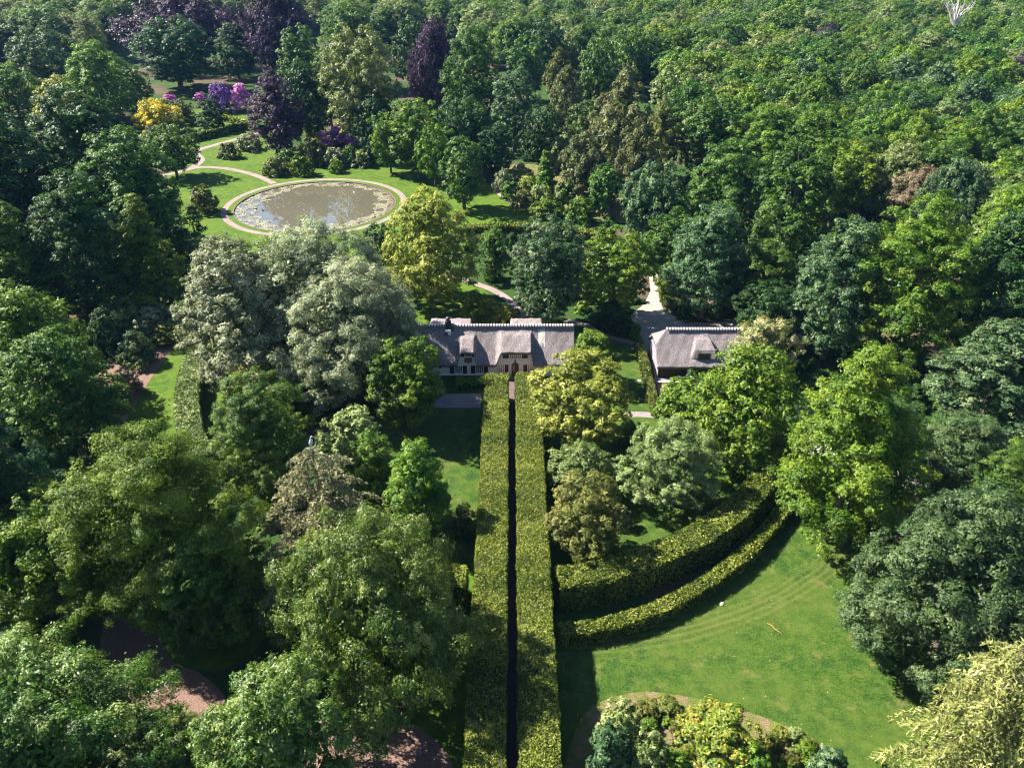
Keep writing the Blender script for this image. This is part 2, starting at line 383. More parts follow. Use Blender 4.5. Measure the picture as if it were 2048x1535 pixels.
sheet('driveway', [spline(pxs((1298, 535), (1330, 545), (1336, 575), (1322, 600), (1335, 625), (1400, 645), (1500, 640), (1600, 650), (1600, 690), (1330, 700), (1290, 705), (1268, 668), (1262, 632), (1285, 610), (1300, 580)), 6, True)], M_GRAVEL, 0.012)
sheet('woodland_track', [strip_pts(pxs((1600, 880), (1700, 930), (1800, 955), (1950, 1000)), 3.5)], M_GRAVEL, 0.012)
# pond: bank wall, water, lily pads
n = 96; a = circle(POND, PR, 0.03, n); b = circle(POND, PR-0.02, -0.5, n); a2 = circle(POND, PR+0.25, 0.03, n); a3 = circle(POND, PR+0.25, 0.0, n)
V = a+b+a2+a3
Fq = [(i, (i+1) % n, n+(i+1) % n, n+i) for i in range(n)] + [(2*n+i, 2*n+(i+1) % n, (i+1) % n, i) for i in range(n)] + [(3*n+i, 3*n+(i+1) % n, 2*n+(i+1) % n, 2*n+i) for i in range(n)]
tag(mesh_py('pond_edging', V, Fq, m_plain('dark_stone_edging', (.12, .10, .085), 0.9, 0.2, 2.0)), kind='structure')
sheet('pond_water', [circle(POND, PR-0.01, 0)], M_WATER, -0.22)
rng = np.random.default_rng(5)
s = N('lily_pad'); at = s.n('Attribute', attribute_name='tone')
LILY = s.done(s.ramp(at.outputs['Fac'], [(0.0, (.11, .06, .03)), (0.25, (.16, .12, .075)), (0.6, (.22, .21, .14)), (1.0, (.31, .31, .23))]), 0.45, 0.5)
V = []; Fc = []; T = []
def inner_edge(t):
    # open water boundary, wider band of pads on the left
    left = max(0.0, math.cos(t-R(195)))
    return PR - (2.5 + 2.6*left + 1.3*max(0, math.cos(t-R(-20))) + 0.55*math.sin(5*t+1) + 0.45*math.sin(11*t+2) + 0.35*math.sin(23*t) + .25*math.sin(37*t))
def x_n(t, r, k): return (r*math.cos(t)*1.3+1 if k == 0 else r*math.sin(t)*1.1+2)
cnt = 0
while cnt < 4300:
    t = rng.uniform(0, 2*PI); r = PR - 0.15 - abs(rng.normal(0, 1.0))*3.0 if rng.random() < .5 else rng.uniform(11.5, PR-0.2)
    if r < inner_edge(t): continue
    if math.sin(x_n(t, r, 0))*math.sin(x_n(t, r, 1)) < -0.25 and r < PR-.8: continue
    if rng.random() < 0.55*max(0, math.cos(t-R(195))) and r > inner_edge(t)+1.0: continue
    pr = rng.uniform(0.14, 0.30); x = POND.x+r*math.cos(t); y = POND.y+r*math.sin(t); z = -0.205+rng.uniform(0, 0.05); ph = rng.uniform(0, 6.28); k = 7; tx, ty = rng.normal(0, .09, 2)
    o = len(V)
    for i in range(k):
        q = ph+2*PI*i/(k)*0.94; V.append((x+pr*math.cos(q), y+pr*math.sin(q), z+0.012+tx*pr*math.cos(q)+ty*pr*math.sin(q)))
    V.append((x, y, z)); Fc += [(o+i, o+i+1, o+k) for i in range(k-1)]
    tt = np.clip(0.62+rng.normal(0, .18) - 0.45*max(0, (r-(PR-1.3)))*max(0, math.cos(t-R(20))), 0, 1); T += [tt]*(k+1); cnt += 1
tag(obj_me('lily_pads', mesh_np('lily_pads', V, Fc, T), LILY), 'pale lily pads floating in a ring along the pond edge', 'lily pads', kind='stuff')

# ------------------------------------------------------------------ foliage
def leaves(P, Nn, rng, L, W, tone, fold=0.25, tdir=None, tmix=0.0):
    """one pointed leaf at every point P with normal Nn"""
    k = len(P); Nn = Nn/np.maximum(np.linalg.norm(Nn, axis=1, keepdims=True), 1e-6)
    t = rng.normal(size=(k, 3))
    if tdir is not None: t = t*(1-tmix) + tdir*tmix*1.8
    t -= Nn*np.sum(t*Nn, axis=1, keepdims=True); t /= np.maximum(np.linalg.norm(t, axis=1, keepdims=True), 1e-6)
    s_ = np.cross(Nn, t); sc = rng.uniform(0.65, 1.3, (k, 1)); l = L*sc; w = W*sc
    p0 = P - t*l*0.45 - Nn*w*fold*.5; p2 = P + t*l*0.55
    V = np.stack([p0 - s_*w*0.5, p0 + s_*w*0.5, p2], 1).reshape(-1, 3)
    Fc = np.arange(k*3).reshape(-1, 3)
    return V, Fc, np.repeat(np.clip(tone, 0, 1), 3)

PROFILE = {   # radius at height fraction u (0 bottom, 1 top)
 'round':  lambda u: np.sqrt(np.clip(1-(2*u-1)**2, 0, 1))**0.9,
 'dome':   lambda u: np.clip(1-np.clip((u-0.25)/0.75, 0, 1)**2.1, 0, 1)**0.62*np.clip(0.55+u*2.2, 0, 1),
 'egg':    lambda u: np.clip(np.sin(PI*np.clip(u, 0, 1)**0.75), 0, 1)**0.8,
 'cone':   lambda u: np.clip((1-u)**0.8, 0, 1)*np.clip(0.4+u*5, 0, 1),
 'column': lambda u: np.clip(1-u**3.0, 0, 1)**0.7*np.clip(0.5+u*2.5, 0, 1),
 'bush':   lambda u: np.sqrt(np.clip(1-u**2.2, 0, 1)),
}
#            profile  blobs blobR sub  subR axis(rad,up,rand) elong  aspect droop(tdir,tmix) cover
SPEC = {
 'broad':   dict(prof='dome', nb=72, br=.22, ns=9, sr=.38, ax=(.6, .1, .6), el=1.5, asp=.62, cov=3.4),
 'lumpy':   dict(prof='round', nb=62, br=.23, ns=9, sr=.38, ax=(.5, .2, .6), el=1.4, asp=.62, cov=3.4),
 'tuft':    dict(prof='dome', nb=76, br=.20, ns=7, sr=.42, ax=(.9, .0, .5), el=1.9, asp=.7, cov=3.1),
 'fine':    dict(prof='dome', nb=120, br=.16, ns=7, sr=.42, ax=(.6, .3, .7), el=1.9, asp=.5, cov=3.3),
 'peak':    dict(prof='egg', nb=120, br=.16, ns=7, sr=.42, ax=(.6, .3, .7), el=1.9, asp=.5, cov=3.3),
 'dense':   dict(prof='dome', nb=130, br=.17, ns=9, sr=.42, ax=(.5, .3, .8), el=1.6, asp=.5, cov=3.8),
 'willow':  dict(prof='dome', nb=110, br=.17, ns=8, sr=.44, ax=(.8, .3, .6), el=2.0, asp=.36, cov=3.6),
 'spray':   dict(prof='egg', nb=90, br=.19, ns=8, sr=.40, ax=(1.0, .25, .2), el=2.6, asp=.45, cov=3.2),
 'birch':   dict(prof='egg', nb=46, br=.20, ns=12, sr=.42, ax=(.2, -1.0, .3), el=2.3, asp=.55, cov=2.8, td=(0, 0, -1), tm=.6),
 'cone':    dict(prof='cone', nb=64, br=.20, ns=8, sr=.42, ax=(.8, -.15, .4), el=1.7, asp=.55, cov=3.2),
 'column':  dict(prof='column', nb=46, br=.30, ns=9, sr=.40, ax=(.4, .6, .5), el=1.4, asp=.6, cov=3.2),
 'feather': dict(prof='egg', nb=90, br=.16, ns=6, sr=.42, ax=(1.0, -.30, .15), el=4.0, asp=.3, cov=2.0, td=(0, 0, -1), tm=.3, flat=.5),
 'shrub':   dict(prof='bush', nb=24, br=.28, ns=8, sr=.42, ax=(.4, .3, .5), el=1.15, asp=.6, cov=3.0),
 'spiky':   dict(prof='bush', nb=30, br=.24, ns=7, sr=.42, ax=(.6, .8, .3), el=2.4, asp=.4, cov=2.6),
}
def crown_np(seed, a, b, zc, spec, L):
    """leaf cloud of a crown: clumps on boughs on an uneven envelope, metres, centred on the trunk axis; spans zc-b..zc+b"""
    S = SPEC[spec]; rng = np.random.default_rng(seed); prof = PROFILE[S['prof']]
    nb = S['nb']
    uu = np.linspace(0, 1, 200); w = prof(uu)*a + 0.25*a*np.exp(-((1-uu)/0.12)**2); cdf = np.cumsum(w); cdf /= cdf[-1]
    u = np.interp((np.arange(nb)+rng.uniform(0.1, 0.9, nb))/nb, cdf, uu)
    th = np.arange(nb)*2.399963 + rng.uniform(-.45, .45, nb) + rng.uniform(0, 6.28)
    p1, p2, p3 = rng.uniform(0, 6.28, 3)
    lump = 1 + .11*np.sin(2*th+p1) + .09*np.sin(3*th+p2+4*u) + .08*np.sin(5*th+p3-6*u)
    br = S['br']*a*rng.uniform(.6, 1.35, nb)
    e = 0.02; slope = (prof(np.clip(u+e, 0, 1))-prof(np.clip(u-e, 0, 1)))/(2*e)
    rad = prof(u)*a*lump*rng.uniform(.84, 1.04, nb)
    nrm = np.stack([np.cos(th), np.sin(th), -slope*a/(2*b)], 1); nrm /= np.linalg.norm(nrm, axis=1, keepdims=True)
    C = np.stack([rad*np.cos(th), rad*np.sin(th), zc - b + 2*b*u], 1) - nrm*br[:, None]*0.75
    low = prof(np.clip(u, 0, 1))
    # a few inner boughs
    ni = max(4, nb//5); ti = rng.uniform(0, 6.28, ni); ui = rng.uniform(.25, .8, ni); ri = prof(ui)*a*rng.uniform(0, .5, ni)
    C = np.vstack([C, np.stack([ri*np.cos(ti), ri*np.sin(ti), zc-b+2*b*ui], 1)]); br = np.append(br, np.full(ni, S['br']*a*1.2)); nrm = np.vstack([nrm, np.tile([0, 0, 1.0], (ni, 1))])
    boughs = C[:nb].copy(); nb2 = len(C)
    ns = S['ns']
    d = rng.normal(size=(nb2, ns, 3)); d /= np.linalg.norm(d, axis=2, keepdims=True)
    d = d + nrm[:, None, :]*0.75 + np.array([0, 0, .25]); d /= np.linalg.norm(d, axis=2, keepdims=True)
    cc = (C[:, None, :] + d*br[:, None, None]*rng.uniform(.5, 1.0, (nb2, ns, 1))).reshape(-1, 3)
    cr = (S['sr']*br[:, None]*rng.uniform(.6, 1.35, (nb2, ns))).reshape(-1)
    cn = d.reshape(-1, 3); nc = len(cc)
    ax = cn*S['ax'][0] + np.array([0, 0, 1.0])*S['ax'][1] + rng.normal(size=(nc, 3))*S['ax'][2]*.6
    ax /= np.linalg.norm(ax, axis=1, keepdims=True)
    W = L*S['asp']; area = 2*PI*a*(0.55*a+0.9*b)
    tot = int(S['cov']*area/(0.5*L*W)*0.72); per = np.maximum(3, (tot*cr**2/np.sum(cr**2)).astype(int))
    idx = np.repeat(np.arange(nc), per); k = len(idx)
    q = rng.normal(size=(k, 3)); q /= np.linalg.norm(q, axis=1, keepdims=True)
    q = np.where((np.sum(q*cn[idx], axis=1) < -0.35)[:, None], -q, q)
    q[:, 2] = np.where(q[:, 2] < -.25, -q[:, 2], q[:, 2])
    rr = rng.uniform(.45, 1.05, k)**0.6; rr = np.where(rng.random(k) < .06, rng.uniform(1.0, 1.45, k), rr)
    off = q*(cr[idx]*rr)[:, None]*np.array([1, 1, S.get('flat', .75)])
    al = np.sum(off*ax[idx], axis=1, keepdims=True); off = off + ax[idx]*al*(S['el']-1)
    P = cc[idx] + off
    Nn = q*0.8 + cn[idx]*0.35 + np.array([0, 0, .55]) + rng.normal(size=(k, 3))*0.36
    tone = 0.5 + rng.normal(0, .12, nb2)[idx//ns] + rng.normal(0, .12, nc)[idx] + rng.normal(0, .23, k)  # wide spread of leaf tone also paints in sparkling glints
    keep = P[:, 2] > 0.05
    P, Nn, tone = P[keep], Nn[keep], tone[keep]
    td = S.get('td'); td = None if td is None else np.array(td, float)
    V, Fc, T = leaves(P, Nn, rng, L, W, tone, tdir=td, tmix=S.get('tm', 0))
    # broad inner leaf masses that close the crown
    LL = 2.3*L; kc = int(S.get('core', 1.0)*area*.62/(.5*LL*LL*.7)); tc = rng.uniform(0, 6.28, kc); uc = rng.uniform(.04, .93, kc)
    rc = prof(uc)*a*np.sqrt(rng.uniform(.15, .50, kc))*(1 + .11*np.sin(2*tc+p1) + .09*np.sin(3*tc+p2+4*uc))
    Pc = np.stack([rc*np.cos(tc), rc*np.sin(tc), zc-b+2*b*(.03+.88*uc)], 1); Pc = Pc[Pc[:, 2] > .2]
    Nc = np.stack([Pc[:, 0]/a, Pc[:, 1]/a, (Pc[:, 2]-zc)/b+.35], 1)+rng.normal(0, .4, (len(Pc), 3))
    V2_, F2, T2 = leaves(Pc, Nc, rng, LL, LL*.7, .45+rng.normal(0, .15, len(Pc)))
    return np.vstack([V, V2_]), np.vstack([Fc, F2+len(V)]), np.concatenate([T, T2]), boughs
def trunk_mesh(name, seed, a, b, zc, boughs, r0, multi=1):
    rnd = random.Random(seed); A = Acc(); top = zc + b*0.35
    for m in range(multi):
        ang = 2*PI*m/max(multi, 1)+rnd.random(); sp = 0 if multi == 1 else a*0.25
        pts = [Vector((math.cos(ang)*sp*f*f + rnd.uniform(-.1, .1)*a*.3*f, math.sin(ang)*sp*f*f + rnd.uniform(-.1, .1)*a*.3*f, -0.15+(top+.15)*f)) for f in (0, .06, .3, .55, .8, 1)]
        rr = r0*(1 if multi == 1 else .7)
        A.add(*tube(pts, [rr*1.35, rr, rr*.85, rr*.65, rr*.4, rr*.12], 8))
        sel = list(range(len(boughs))); rnd.shuffle(sel)
        for i in sel[:9 if multi == 1 else 5]:
            q = Vector(boughs[i]); f = rnd.uniform(.3, .75); k = int(f*5); st = pts[2].lerp(pts[5], f)
            mid = st.lerp(q, .5) + Vector((0, 0, -0.08*a))
            A.add(*tube([st, mid, q], [rr*.38, rr*.24, rr*.06], 5))
    me = bpy.data.meshes.new(name); me.from_pydata(A.v, [], A.f); me.update()
    for p in me.polygons: p.use_smooth = True
    return me

CACHE = {}; VARIANT = {}
def leaf_len(dep, px=2.1): return max(0.15, px*dep/788.0)
def plant(kind, name, pos, a, b, clear, mat, label, cat, group=None, seed=1, key=None, rz=None, L=None, barkm=None, nmax=1, multi=1, trunk=True, px=2.1, lobes=1):
    """one tree or shrub at pos; crown half width a, half height b, its underside `clear` above the ground.
    key: crowns of the same key share mesh data between nmax shapes"""
    rnd = random.Random(seed*7+3)
    dep = depth_of(pos[1], b+clear)
    root = empty(name, (pos[0], pos[1], 0), rnd.uniform(0, 6.28) if rz is None else rz)
    tag(root, label, cat, group)
    made = None; a1, b1, c1, d1 = a, b, clear, dep
    if key is None:
        tier = 0 if dep < 88 else (1 if dep < 140 else 2); size = 0 if a < 2 else (1 if a < 4.2 else (2 if a < 8 else 3))
        key = (kind, tier, size); nmax = 2 if size < 3 and kind != 'willow' else 1
        if len(CACHE.get(key, [])) < nmax:
            a1 = (1.4, 3.2, 6.0, 10.0)[size]; b1 = b*a1/a; c1 = clear*a1/a; d1 = (70, 114, 185)[tier]
    if key:
        lst = CACHE.setdefault(key, [])
        if len(lst) >= nmax: made = lst[VARIANT.setdefault(key, 0) % len(lst)]; VARIANT[key] += 1
    if made is None:
        zc = c1+b1
        V, Fc, T, boughs = crown_np(seed, a1, b1, zc, kind, L or leaf_len(d1, px))
        cm = mesh_np('crown', V, Fc, T); cm.materials.append(mat)
        tm = None
        if True:
            tm = trunk_mesh('trunk', seed, a1, b1, zc, boughs, max(0.07, 0.032*(a1+b1)), multi); tm.materials.append(barkm or BARK)
        made = (cm, tm, a1, c1+2*b1)
        if key: CACHE[key].append(made)
    cm, tm, a0, h0 = made
    root.scale = (a/a0, a/a0, (clear+2*b)/h0)
    o = bpy.data.objects.new('crown' if trunk else 'foliage', cm); link(o, root)
    if not cm.materials[0] == mat:
        o.material_slots[0].link = 'OBJECT'; o.material_slots[0].material = mat
    if tm and trunk:
        t = bpy.data.objects.new('trunk', tm); link(t, root)
        if barkm and tm.materials[0] != barkm: t.material_slots[0].link = 'OBJECT'; t.material_slots[0].material = barkm
    return root
def solve(x0, x1, y0, y1, clear, ratio=None):
    """place a crown whose outline spans the given box of the photograph"""
    cx = (x0+x1)/2; Y = 100.0; b = 5.0; a = 5.0
    for _ in range(25):
        zc = clear+b; dep = depth_of(Y, zc); sc = F/dep
        a = (x1-x0)/2/sc; ph = math.atan2(CAM_H-zc, Y)
        if y1 is None:
            b = a*ratio; half = math.sqrt((a*math.sin(ph))**2+(b*math.cos(ph))**2)*sc; pyc = y0+half
        else:
            half = (y1-y0)/2/sc; b = math.sqrt(max(half**2-(a*math.sin(ph))**2, (0.35*a)**2))/math.cos(ph); b = min(max(b, .5*a), 1.5*a); half = math.sqrt((a*math.sin(ph))**2+(b*math.cos(ph))**2)*sc
            pyc = y0+half
        p = G(cx, pyc, clear+b); Y = p.y
    return p.x, p.y, a, b
PLANTED = []
def T(kind, mat, x0, x1, y0, y1, label, name='broadleaf_tree', cat='tree', clear=2.0, ratio=.8, group=None, **kw):
    clear *= .6
    x, y, a, b = solve(x0, x1, y0, y1, clear, ratio)
    a *= .99; PLANTED.append((x, y, a))
    if kw.pop('info', False): print(label, round(x, 1), round(y, 1), 'a', round(a, 1), 'b', round(b, 1))
    kw.setdefault('seed', len(PLANTED)*13+7)
    return plant(kind, name, (x, y), a, b, clear, LEAF[mat] if isinstance(mat, str) else mat, label, cat, group, **kw)
#TREES#
# ------------------------------------------------------------------ thatched cottage and garage
def smooth01(t): t = np.clip(t, 0, 1); return t*t*(3-2*t)
def roof_mesh(name, fn, x0, x1, y0, y1, thick, step, mats, parent, slotfn=None, seed=3):
    nx = int((x1-x0)/step)+1; ny = int((y1-y0)/step)+1
    X, Y = np.meshgrid(np.linspace(x0, x1, nx), np.linspace(y0, y1, ny), indexing='ij')
    Z = fn(X, Y)
    rg = np.random.default_rng(seed)
    Z = Z + 0.03*np.sin(X*1.7+Y*0.8)+0.02*np.sin(X*4.1-Y*2.3) + rg.normal(0, .012, X.shape)
    edge = (np.arange(ny) == 0) | (np.arange(ny) == ny-1)
    top = np.stack([X, Y, Z], 2).reshape(-1, 3); bot = top.copy(); bot[:, 2] -= thick
    rag = rg.normal(0, .02, nx); 
    V = np.vstack([top, bot]); o = nx*ny; idx = np.arange(o).reshape(nx, ny)
    q = np.stack([idx[:-1, :-1], idx[1:, :-1], idx[1:, 1:], idx[:-1, 1:]], 2).reshape(-1, 4)
    def strip(e): return np.stack([e[:-1], e[:-1]+o, e[1:]+o, e[1:]], 1)
    Fc = np.vstack([q, q[:, ::-1]+o, strip(idx[:, 0]), strip(idx[::-1, -1]), strip(idx[0, ::-1]), strip(idx[-1, :])])
    me = mesh_np(name, V, Fc, smooth=False)
    for m in mats: me.materials.append(m)
    if slotfn:
        cx = (X[:-1, :-1]+X[1:, 1:]).ravel()/2; cyy = (Y[:-1, :-1]+Y[1:, 1:]).ravel()/2
        sl = np.zeros(len(Fc), np.int32); sl[:len(q)] = slotfn(cx, cyy); me.polygons.foreach_set('material_index', sl)
    return obj_me(name, me, None, parent)
def wall_under(name, fn, thick, x0, x1, y, depth, mat, parent, holes=None):
    """wall whose top follows the underside of the roof along x"""
    xs = np.arange(x0, x1+.001, .1); A = Acc(); zt = np.array([float(fn(np.array(x), np.array(y)))-thick+.12 for x in xs]); n = len(xs)
    v = [(x, y, 0) for x in xs]+[(x, y, z) for x, z in zip(xs, zt)]+[(x, y+depth, 0) for x in xs]+[(x, y+depth, z) for x, z in zip(xs, zt)]
    f = []
    for i in range(n-1): f += [(i, i+1, n+i+1, n+i), (2*n+i+1, 2*n+i, 3*n+i, 3*n+i+1), (n+i, n+i+1, 3*n+i+1, 3*n+i)]
    f += [(0, n, 3*n, 2*n), (n-1, 3*n-1, 4*n-1, 2*n-1)]
    return A.add(v, f).build(name, mat, parent)
def gable(name, fn, thick, x, y0, y1, d, mat, parent):
    ys = np.linspace(y0, y1, 60); z = [float(fn(np.array(x), np.array(t)))-thick+.1 for t in ys]; n = 60
    v = [(x, t, 0) for t in ys]+[(x, t, q) for t, q in zip(ys, z)]+[(x+d, t, 0) for t in ys]+[(x+d, t, q) for t, q in zip(ys, z)]
    f = []
    for i in range(n-1): f += [(i, n+i, n+i+1, i+1), (2*n+i, 2*n+i+1, 3*n+i+1, 3*n+i)]
    return mesh_py(name, v, f, mat, parent)
def window(parent, x0, x1, z0, z1, y, nx, nz, glass, frame=M_WPAINT, fw=.07):
    w = box('window', (x0, y-.03, z0), (x1, y+.04, z1), glass, parent)
    A = Acc(); A.box((x0-fw, y-.07, z0-fw), (x0, y+.05, z1+fw)).box((x1, y-.07, z0-fw), (x1+fw, y+.05, z1+fw)).box((x0, y-.07, z1), (x1, y+.05, z1+fw)).box((x0, y-.07, z0-fw), (x1, y+.05, z0))
    A.build('window_frame', frame, w)
    A = Acc()
    for i in range(1, nx): xx = x0+(x1-x0)*i/nx; A.box((xx-.018, y-.055, z0), (xx+.018, y-.032, z1))
    for i in range(1, nz): zz = z0+(z1-z0)*i/nz; A.box((x0, y-.058, zz-.018), (x1, y-.034, zz+.018))
    if A.v: A.build('glazing_bars', frame, w)
    box('window_sill', (x0-fw-.05, y-.16, z0-fw-.06), (x1+fw+.05, y-.01, z0-fw-.003), frame, w)
    return w
def shutter(parent, x0, x1, z0, z1, y):
    o = box('shutter', (x0, y-.075, z0), (x1, y-.012, z1), M_SHUT, parent)
TILE = {}
def ridge_tiles(parent, x0, x1, y, z, r=.30, pitch=.40):
    n = int(round((x1-x0)/pitch)); pitch = (x1-x0)/n
    if r not in TILE:
        V = []; Fc = []; K = 9
        prof = [(0, r-.04), (0.01, r), (pitch*.30, r), (pitch*.32, r+.04), (pitch*.58, r+.04), (pitch*.60, r-.06)]
        for (px, rr) in prof:
            for k in range(K):
                t = PI*(-.12+1.24*k/(K-1)); V.append((px, 1.15*rr*math.cos(t), .72*rr*math.sin(t)))
        for i in range(len(prof)-1):
            for k in range(K-1): Fc.append((i*K+k, i*K+k+1, (i+1)*K+k+1, (i+1)*K+k))
        me = bpy.data.meshes.new('ridge_tile'); me.from_pydata(V, [], Fc); me.update(); me.materials.append(M_CONC); TILE[r] = me
    for i in range(n):
        o = bpy.data.objects.new('ridge_tile', TILE[r]); o.location = (x0+i*pitch, y, z+random.Random(i).uniform(-.012, .012)); o.rotation_euler = (random.Random(i+9).uniform(-.02, .02), 0, random.Random(i+5).uniform(-.02, .02)); link(o, parent)
    V, Fc = [], []; K = 9
    for px in (x0, x1):
        for k in range(K): t = PI*(-.15+1.3*k/(K-1)); V.append((px, y+1.15*(r-.05)*math.cos(t), z+.72*(r-.05)*math.sin(t)))
    for k in range(K-1): Fc.append((k, k+1, K+k+1, K+k))
    mesh_py('ridge_mortar', V, Fc, M_MORTAR_SHADE, parent)

HX0, HX1, YF, YR, YB = -13.9, 8.9, 96.75, 101.0, 105.25
ZR, ZE, TH = 6.30, 2.22, .34
def mask(x, c, hw, fl, fr): return np.where(x < c, smooth01((x-(c-hw-fl))/fl), smooth01(((c+hw+fr)-x)/fr))
def roof_fn(x, y):
    s = np.abs(y-YR)/(YR-YF)
    main = ZR-(ZR-ZE)*s - 0.18*np.sin(PI*np.clip(s, 0, 1))
    front = y < YR
    d = ZR - .05 - (ZR-.05-4.22)*s
    m1 = mask(x, 0.6, 2.05, .95, .42)*smooth01(s*2.6); m2 = mask(x, -6.25, .85, .75, .45)*smooth01(s*2.2-.15)
    z = np.where(front, main + np.maximum(d-main, 0)*np.maximum(m1, m2), main)
    db = ZR - .85 - .12*s
    m3 = np.maximum(mask(x, -9.0, 2.9, .6, .6), mask(x, 2.1, 2.2, .6, .6))
    return np.where(front, z, main + np.maximum(db-main, 0)*m3*smooth01(s*6))
house = empty('cottage', ((HX0+HX1)/2, YR, 0)); tag(house, 'long white cottage with grey thatched roof and two front dormers, end of the avenue', 'house')
hp = Vector(house.location)
def into(o, root): o.location = o.location - root.location if o.parent == root else o.location
roof = roof_mesh('thatched_roof', roof_fn, HX0, HX1, YF, YB, TH, .12, [M_THATCH, M_THATCH_NEW], house,
    lambda x, y: ((x > 3.75) & (x < 4.75) & (y > 99.0+.25*np.sin(x*9)) & (y < 100.65)).astype(np.int32))
ridge_tiles(roof, HX0, HX1, YR, ZR-.02)
wall_under('front_wall', roof_fn, TH, HX0+.35, -2.05, 97.4, .3, M_WHITE, house)
wall_under('front_wall', roof_fn, TH, -2.05, 3.02, 97.36, .3, M_CREAM, house)['label'] = 'cream plastered entrance front'
wall_under('front_wall', roof_fn, TH, 3.02, HX1-.35, 97.4, .3, M_WHITE, house)
wall_under('back_wall', roof_fn, TH, HX0+.35, HX1-.35, 104.5, .3, M_WHITE, house)
gable('gable_wall', roof_fn, TH, HX0+.34, 97.4, 104.8, .3, M_WHITE, house); gable('gable_wall', roof_fn, TH, HX1-.34, 97.4, 104.8, -.3, M_WHITE, house)
box('plinth', (HX0+.3, 97.33, 0), (-2.06, 97.42, .16), M_BLACK, house)
box('window_ledge', (HX0+.3, 97.28, .17), (-2.2, 97.39, .25), M_WPAINT, house)
window(house, -8.1, -7.1, .62, 1.72, 97.36, 4, 4, M_GLASS); shutter(house, -8.85, -8.2, .5, 1.75, 97.39); shutter(house, -7.0, -6.42, .5, 1.75, 97.39)
window(house, -5.1, -4.1, .62, 1.72, 97.36, 4, 4, M_GLASS); shutter(house, -5.85, -5.2, .5, 1.75, 97.39); shutter(house, -4.0, -3.4, .5, 1.75, 97.39)
window(house, -1.9, -1.12, .8, 1.85, 97.32, 3, 3, M_AMBER); shutter(house, -1.02, -.5, .7, 1.9, 97.35)
window(house, 2.25, 2.95, .8, 1.85, 97.32, 3, 3, M_AMBER); shutter(house, 1.62, 2.15, .7, 1.9, 97.35)
window(house, -.35, 1.3, 3.05, 3.72, 97.32, 6, 2, M_AMBER); shutter(house, -1.3, -.46, 2.98, 3.78, 97.35); shutter(house, 1.4, 2.2, 2.98, 3.78, 97.35)
window(house, -6.62, -5.75, 3.3, 3.8, 97.33, 3, 2, M_GLASS); shutter(house, -7.25, -6.72, 3.2, 3.85, 97.39); shutter(house, -5.65, -5.1, 3.2, 3.85, 97.39)
# clay hung panel under the small dormer window, laid tile by tile
pan = box('tile_panel', (-6.72, 97.33, 2.3), (-5.66, 97.38, 3.16), M_CLAY, house)
me = None
for r_ in range(5):
    for c_ in range(5):
        lo = (-6.71+c_*.21, 97.27, 2.30+r_*.17); hi = (lo[0]+.195, 97.325, lo[2]+.16)
        box('tile', lo, hi, M_CLAY, pan)
box('wall_lamp', (-6.27, 97.1, 2.12), (-6.1, 97.28, 2.4), M_CLAY, house, .03)
# arched door
def arch(x0, x1, z1, y0, y1, n=10):
    c = (x0+x1)/2; r = (x1-x0)/2; zc = z1-r; P = [(x0, .05)] + [(c+r*math.cos(PI-PI*i/n), zc+r*math.sin(PI*i/n)) for i in range(n+1)] + [(x1, .05)]
    k = len(P); V = [(x, y0, z) for x, z in P]+[(x, y1, z) for x, z in P]
    return V, [tuple(range(k))[::-1]] + [tuple(range(k, 2*k))] + [(i, (i+1) % k, k+(i+1) % k, k+i) for i in range(k)]
d0 = mesh_py('arch_surround', *arch(-.08, .98, 2.3, 97.30, 97.35), M_BRICK, house)
door = mesh_py('front_door', *arch(0.02, .88, 2.18, 97.25, 97.297), M_DOORW, house)
A = Acc()
for c_ in range(2):
    for r_ in range(4): A.box((.08+c_*.18, 97.232, .85+r_*.27), (.22+c_*.18, 97.248, 1.06+r_*.27))
A.build('door_panes', M_AMBER, door)
box('door_handle', (.74, 97.17, 1.0), (.80, 97.248, 1.12), M_LEAD, door)
A = Acc(); A.add(*tube([(.46, 97.12, 2.42), (.46, 97.12, 2.5), (.46, 97.12, 2.7), (.46, 97.12, 2.78)], [.05, .12, .12, .02], 8)); A.box((.43, 97.12, 2.78), (.49, 97.35, 2.82)); A.build('porch_lantern', M_LEAD, house)
box('wall_vent', (-10.4, 97.36, 1.3), (-10.0, 97.395, 1.5), M_LEAD, house)
# chimney
ch = box('chimney', (-9.45, 100.55, 4.8), (-8.75, 101.35, 7.0), M_BLACK, house, .02)
box('chimney_collar', (-9.52, 100.48, 6.72), (-8.68, 101.42, 6.84), M_LEAD, ch, .02)
A = Acc(); A.add(*tube([(-9.1, 100.95, 7.0), (-9.1, 100.95, 7.3), (-9.1, 100.95, 7.36), (-9.1, 100.95, 7.55), (-9.1, 100.95, 7.7)], [.2, .2, .36, .32, .02], 12)); A.build('chimney_cowl', M_LEAD, ch, True)
box('chimney_base', (-9.5, 100.02, 4.9), (-8.7, 100.545, 5.92), M_WHITE, ch, .02); box('lead_flashing', (-9.55, 99.85, 5.2), (-9.15, 100.018, 5.66), M_LEAD, ch)
box('lead_flashing', (-8.745, 100.4, 5.4), (-8.3, 101.2, 6.52), M_LEAD, ch)
for o in list(house.children):
    o.matrix_parent_inverse = house.matrix_world.inverted() if False else o.matrix_parent_inverse
    o.location = Vector(o.location)-hp

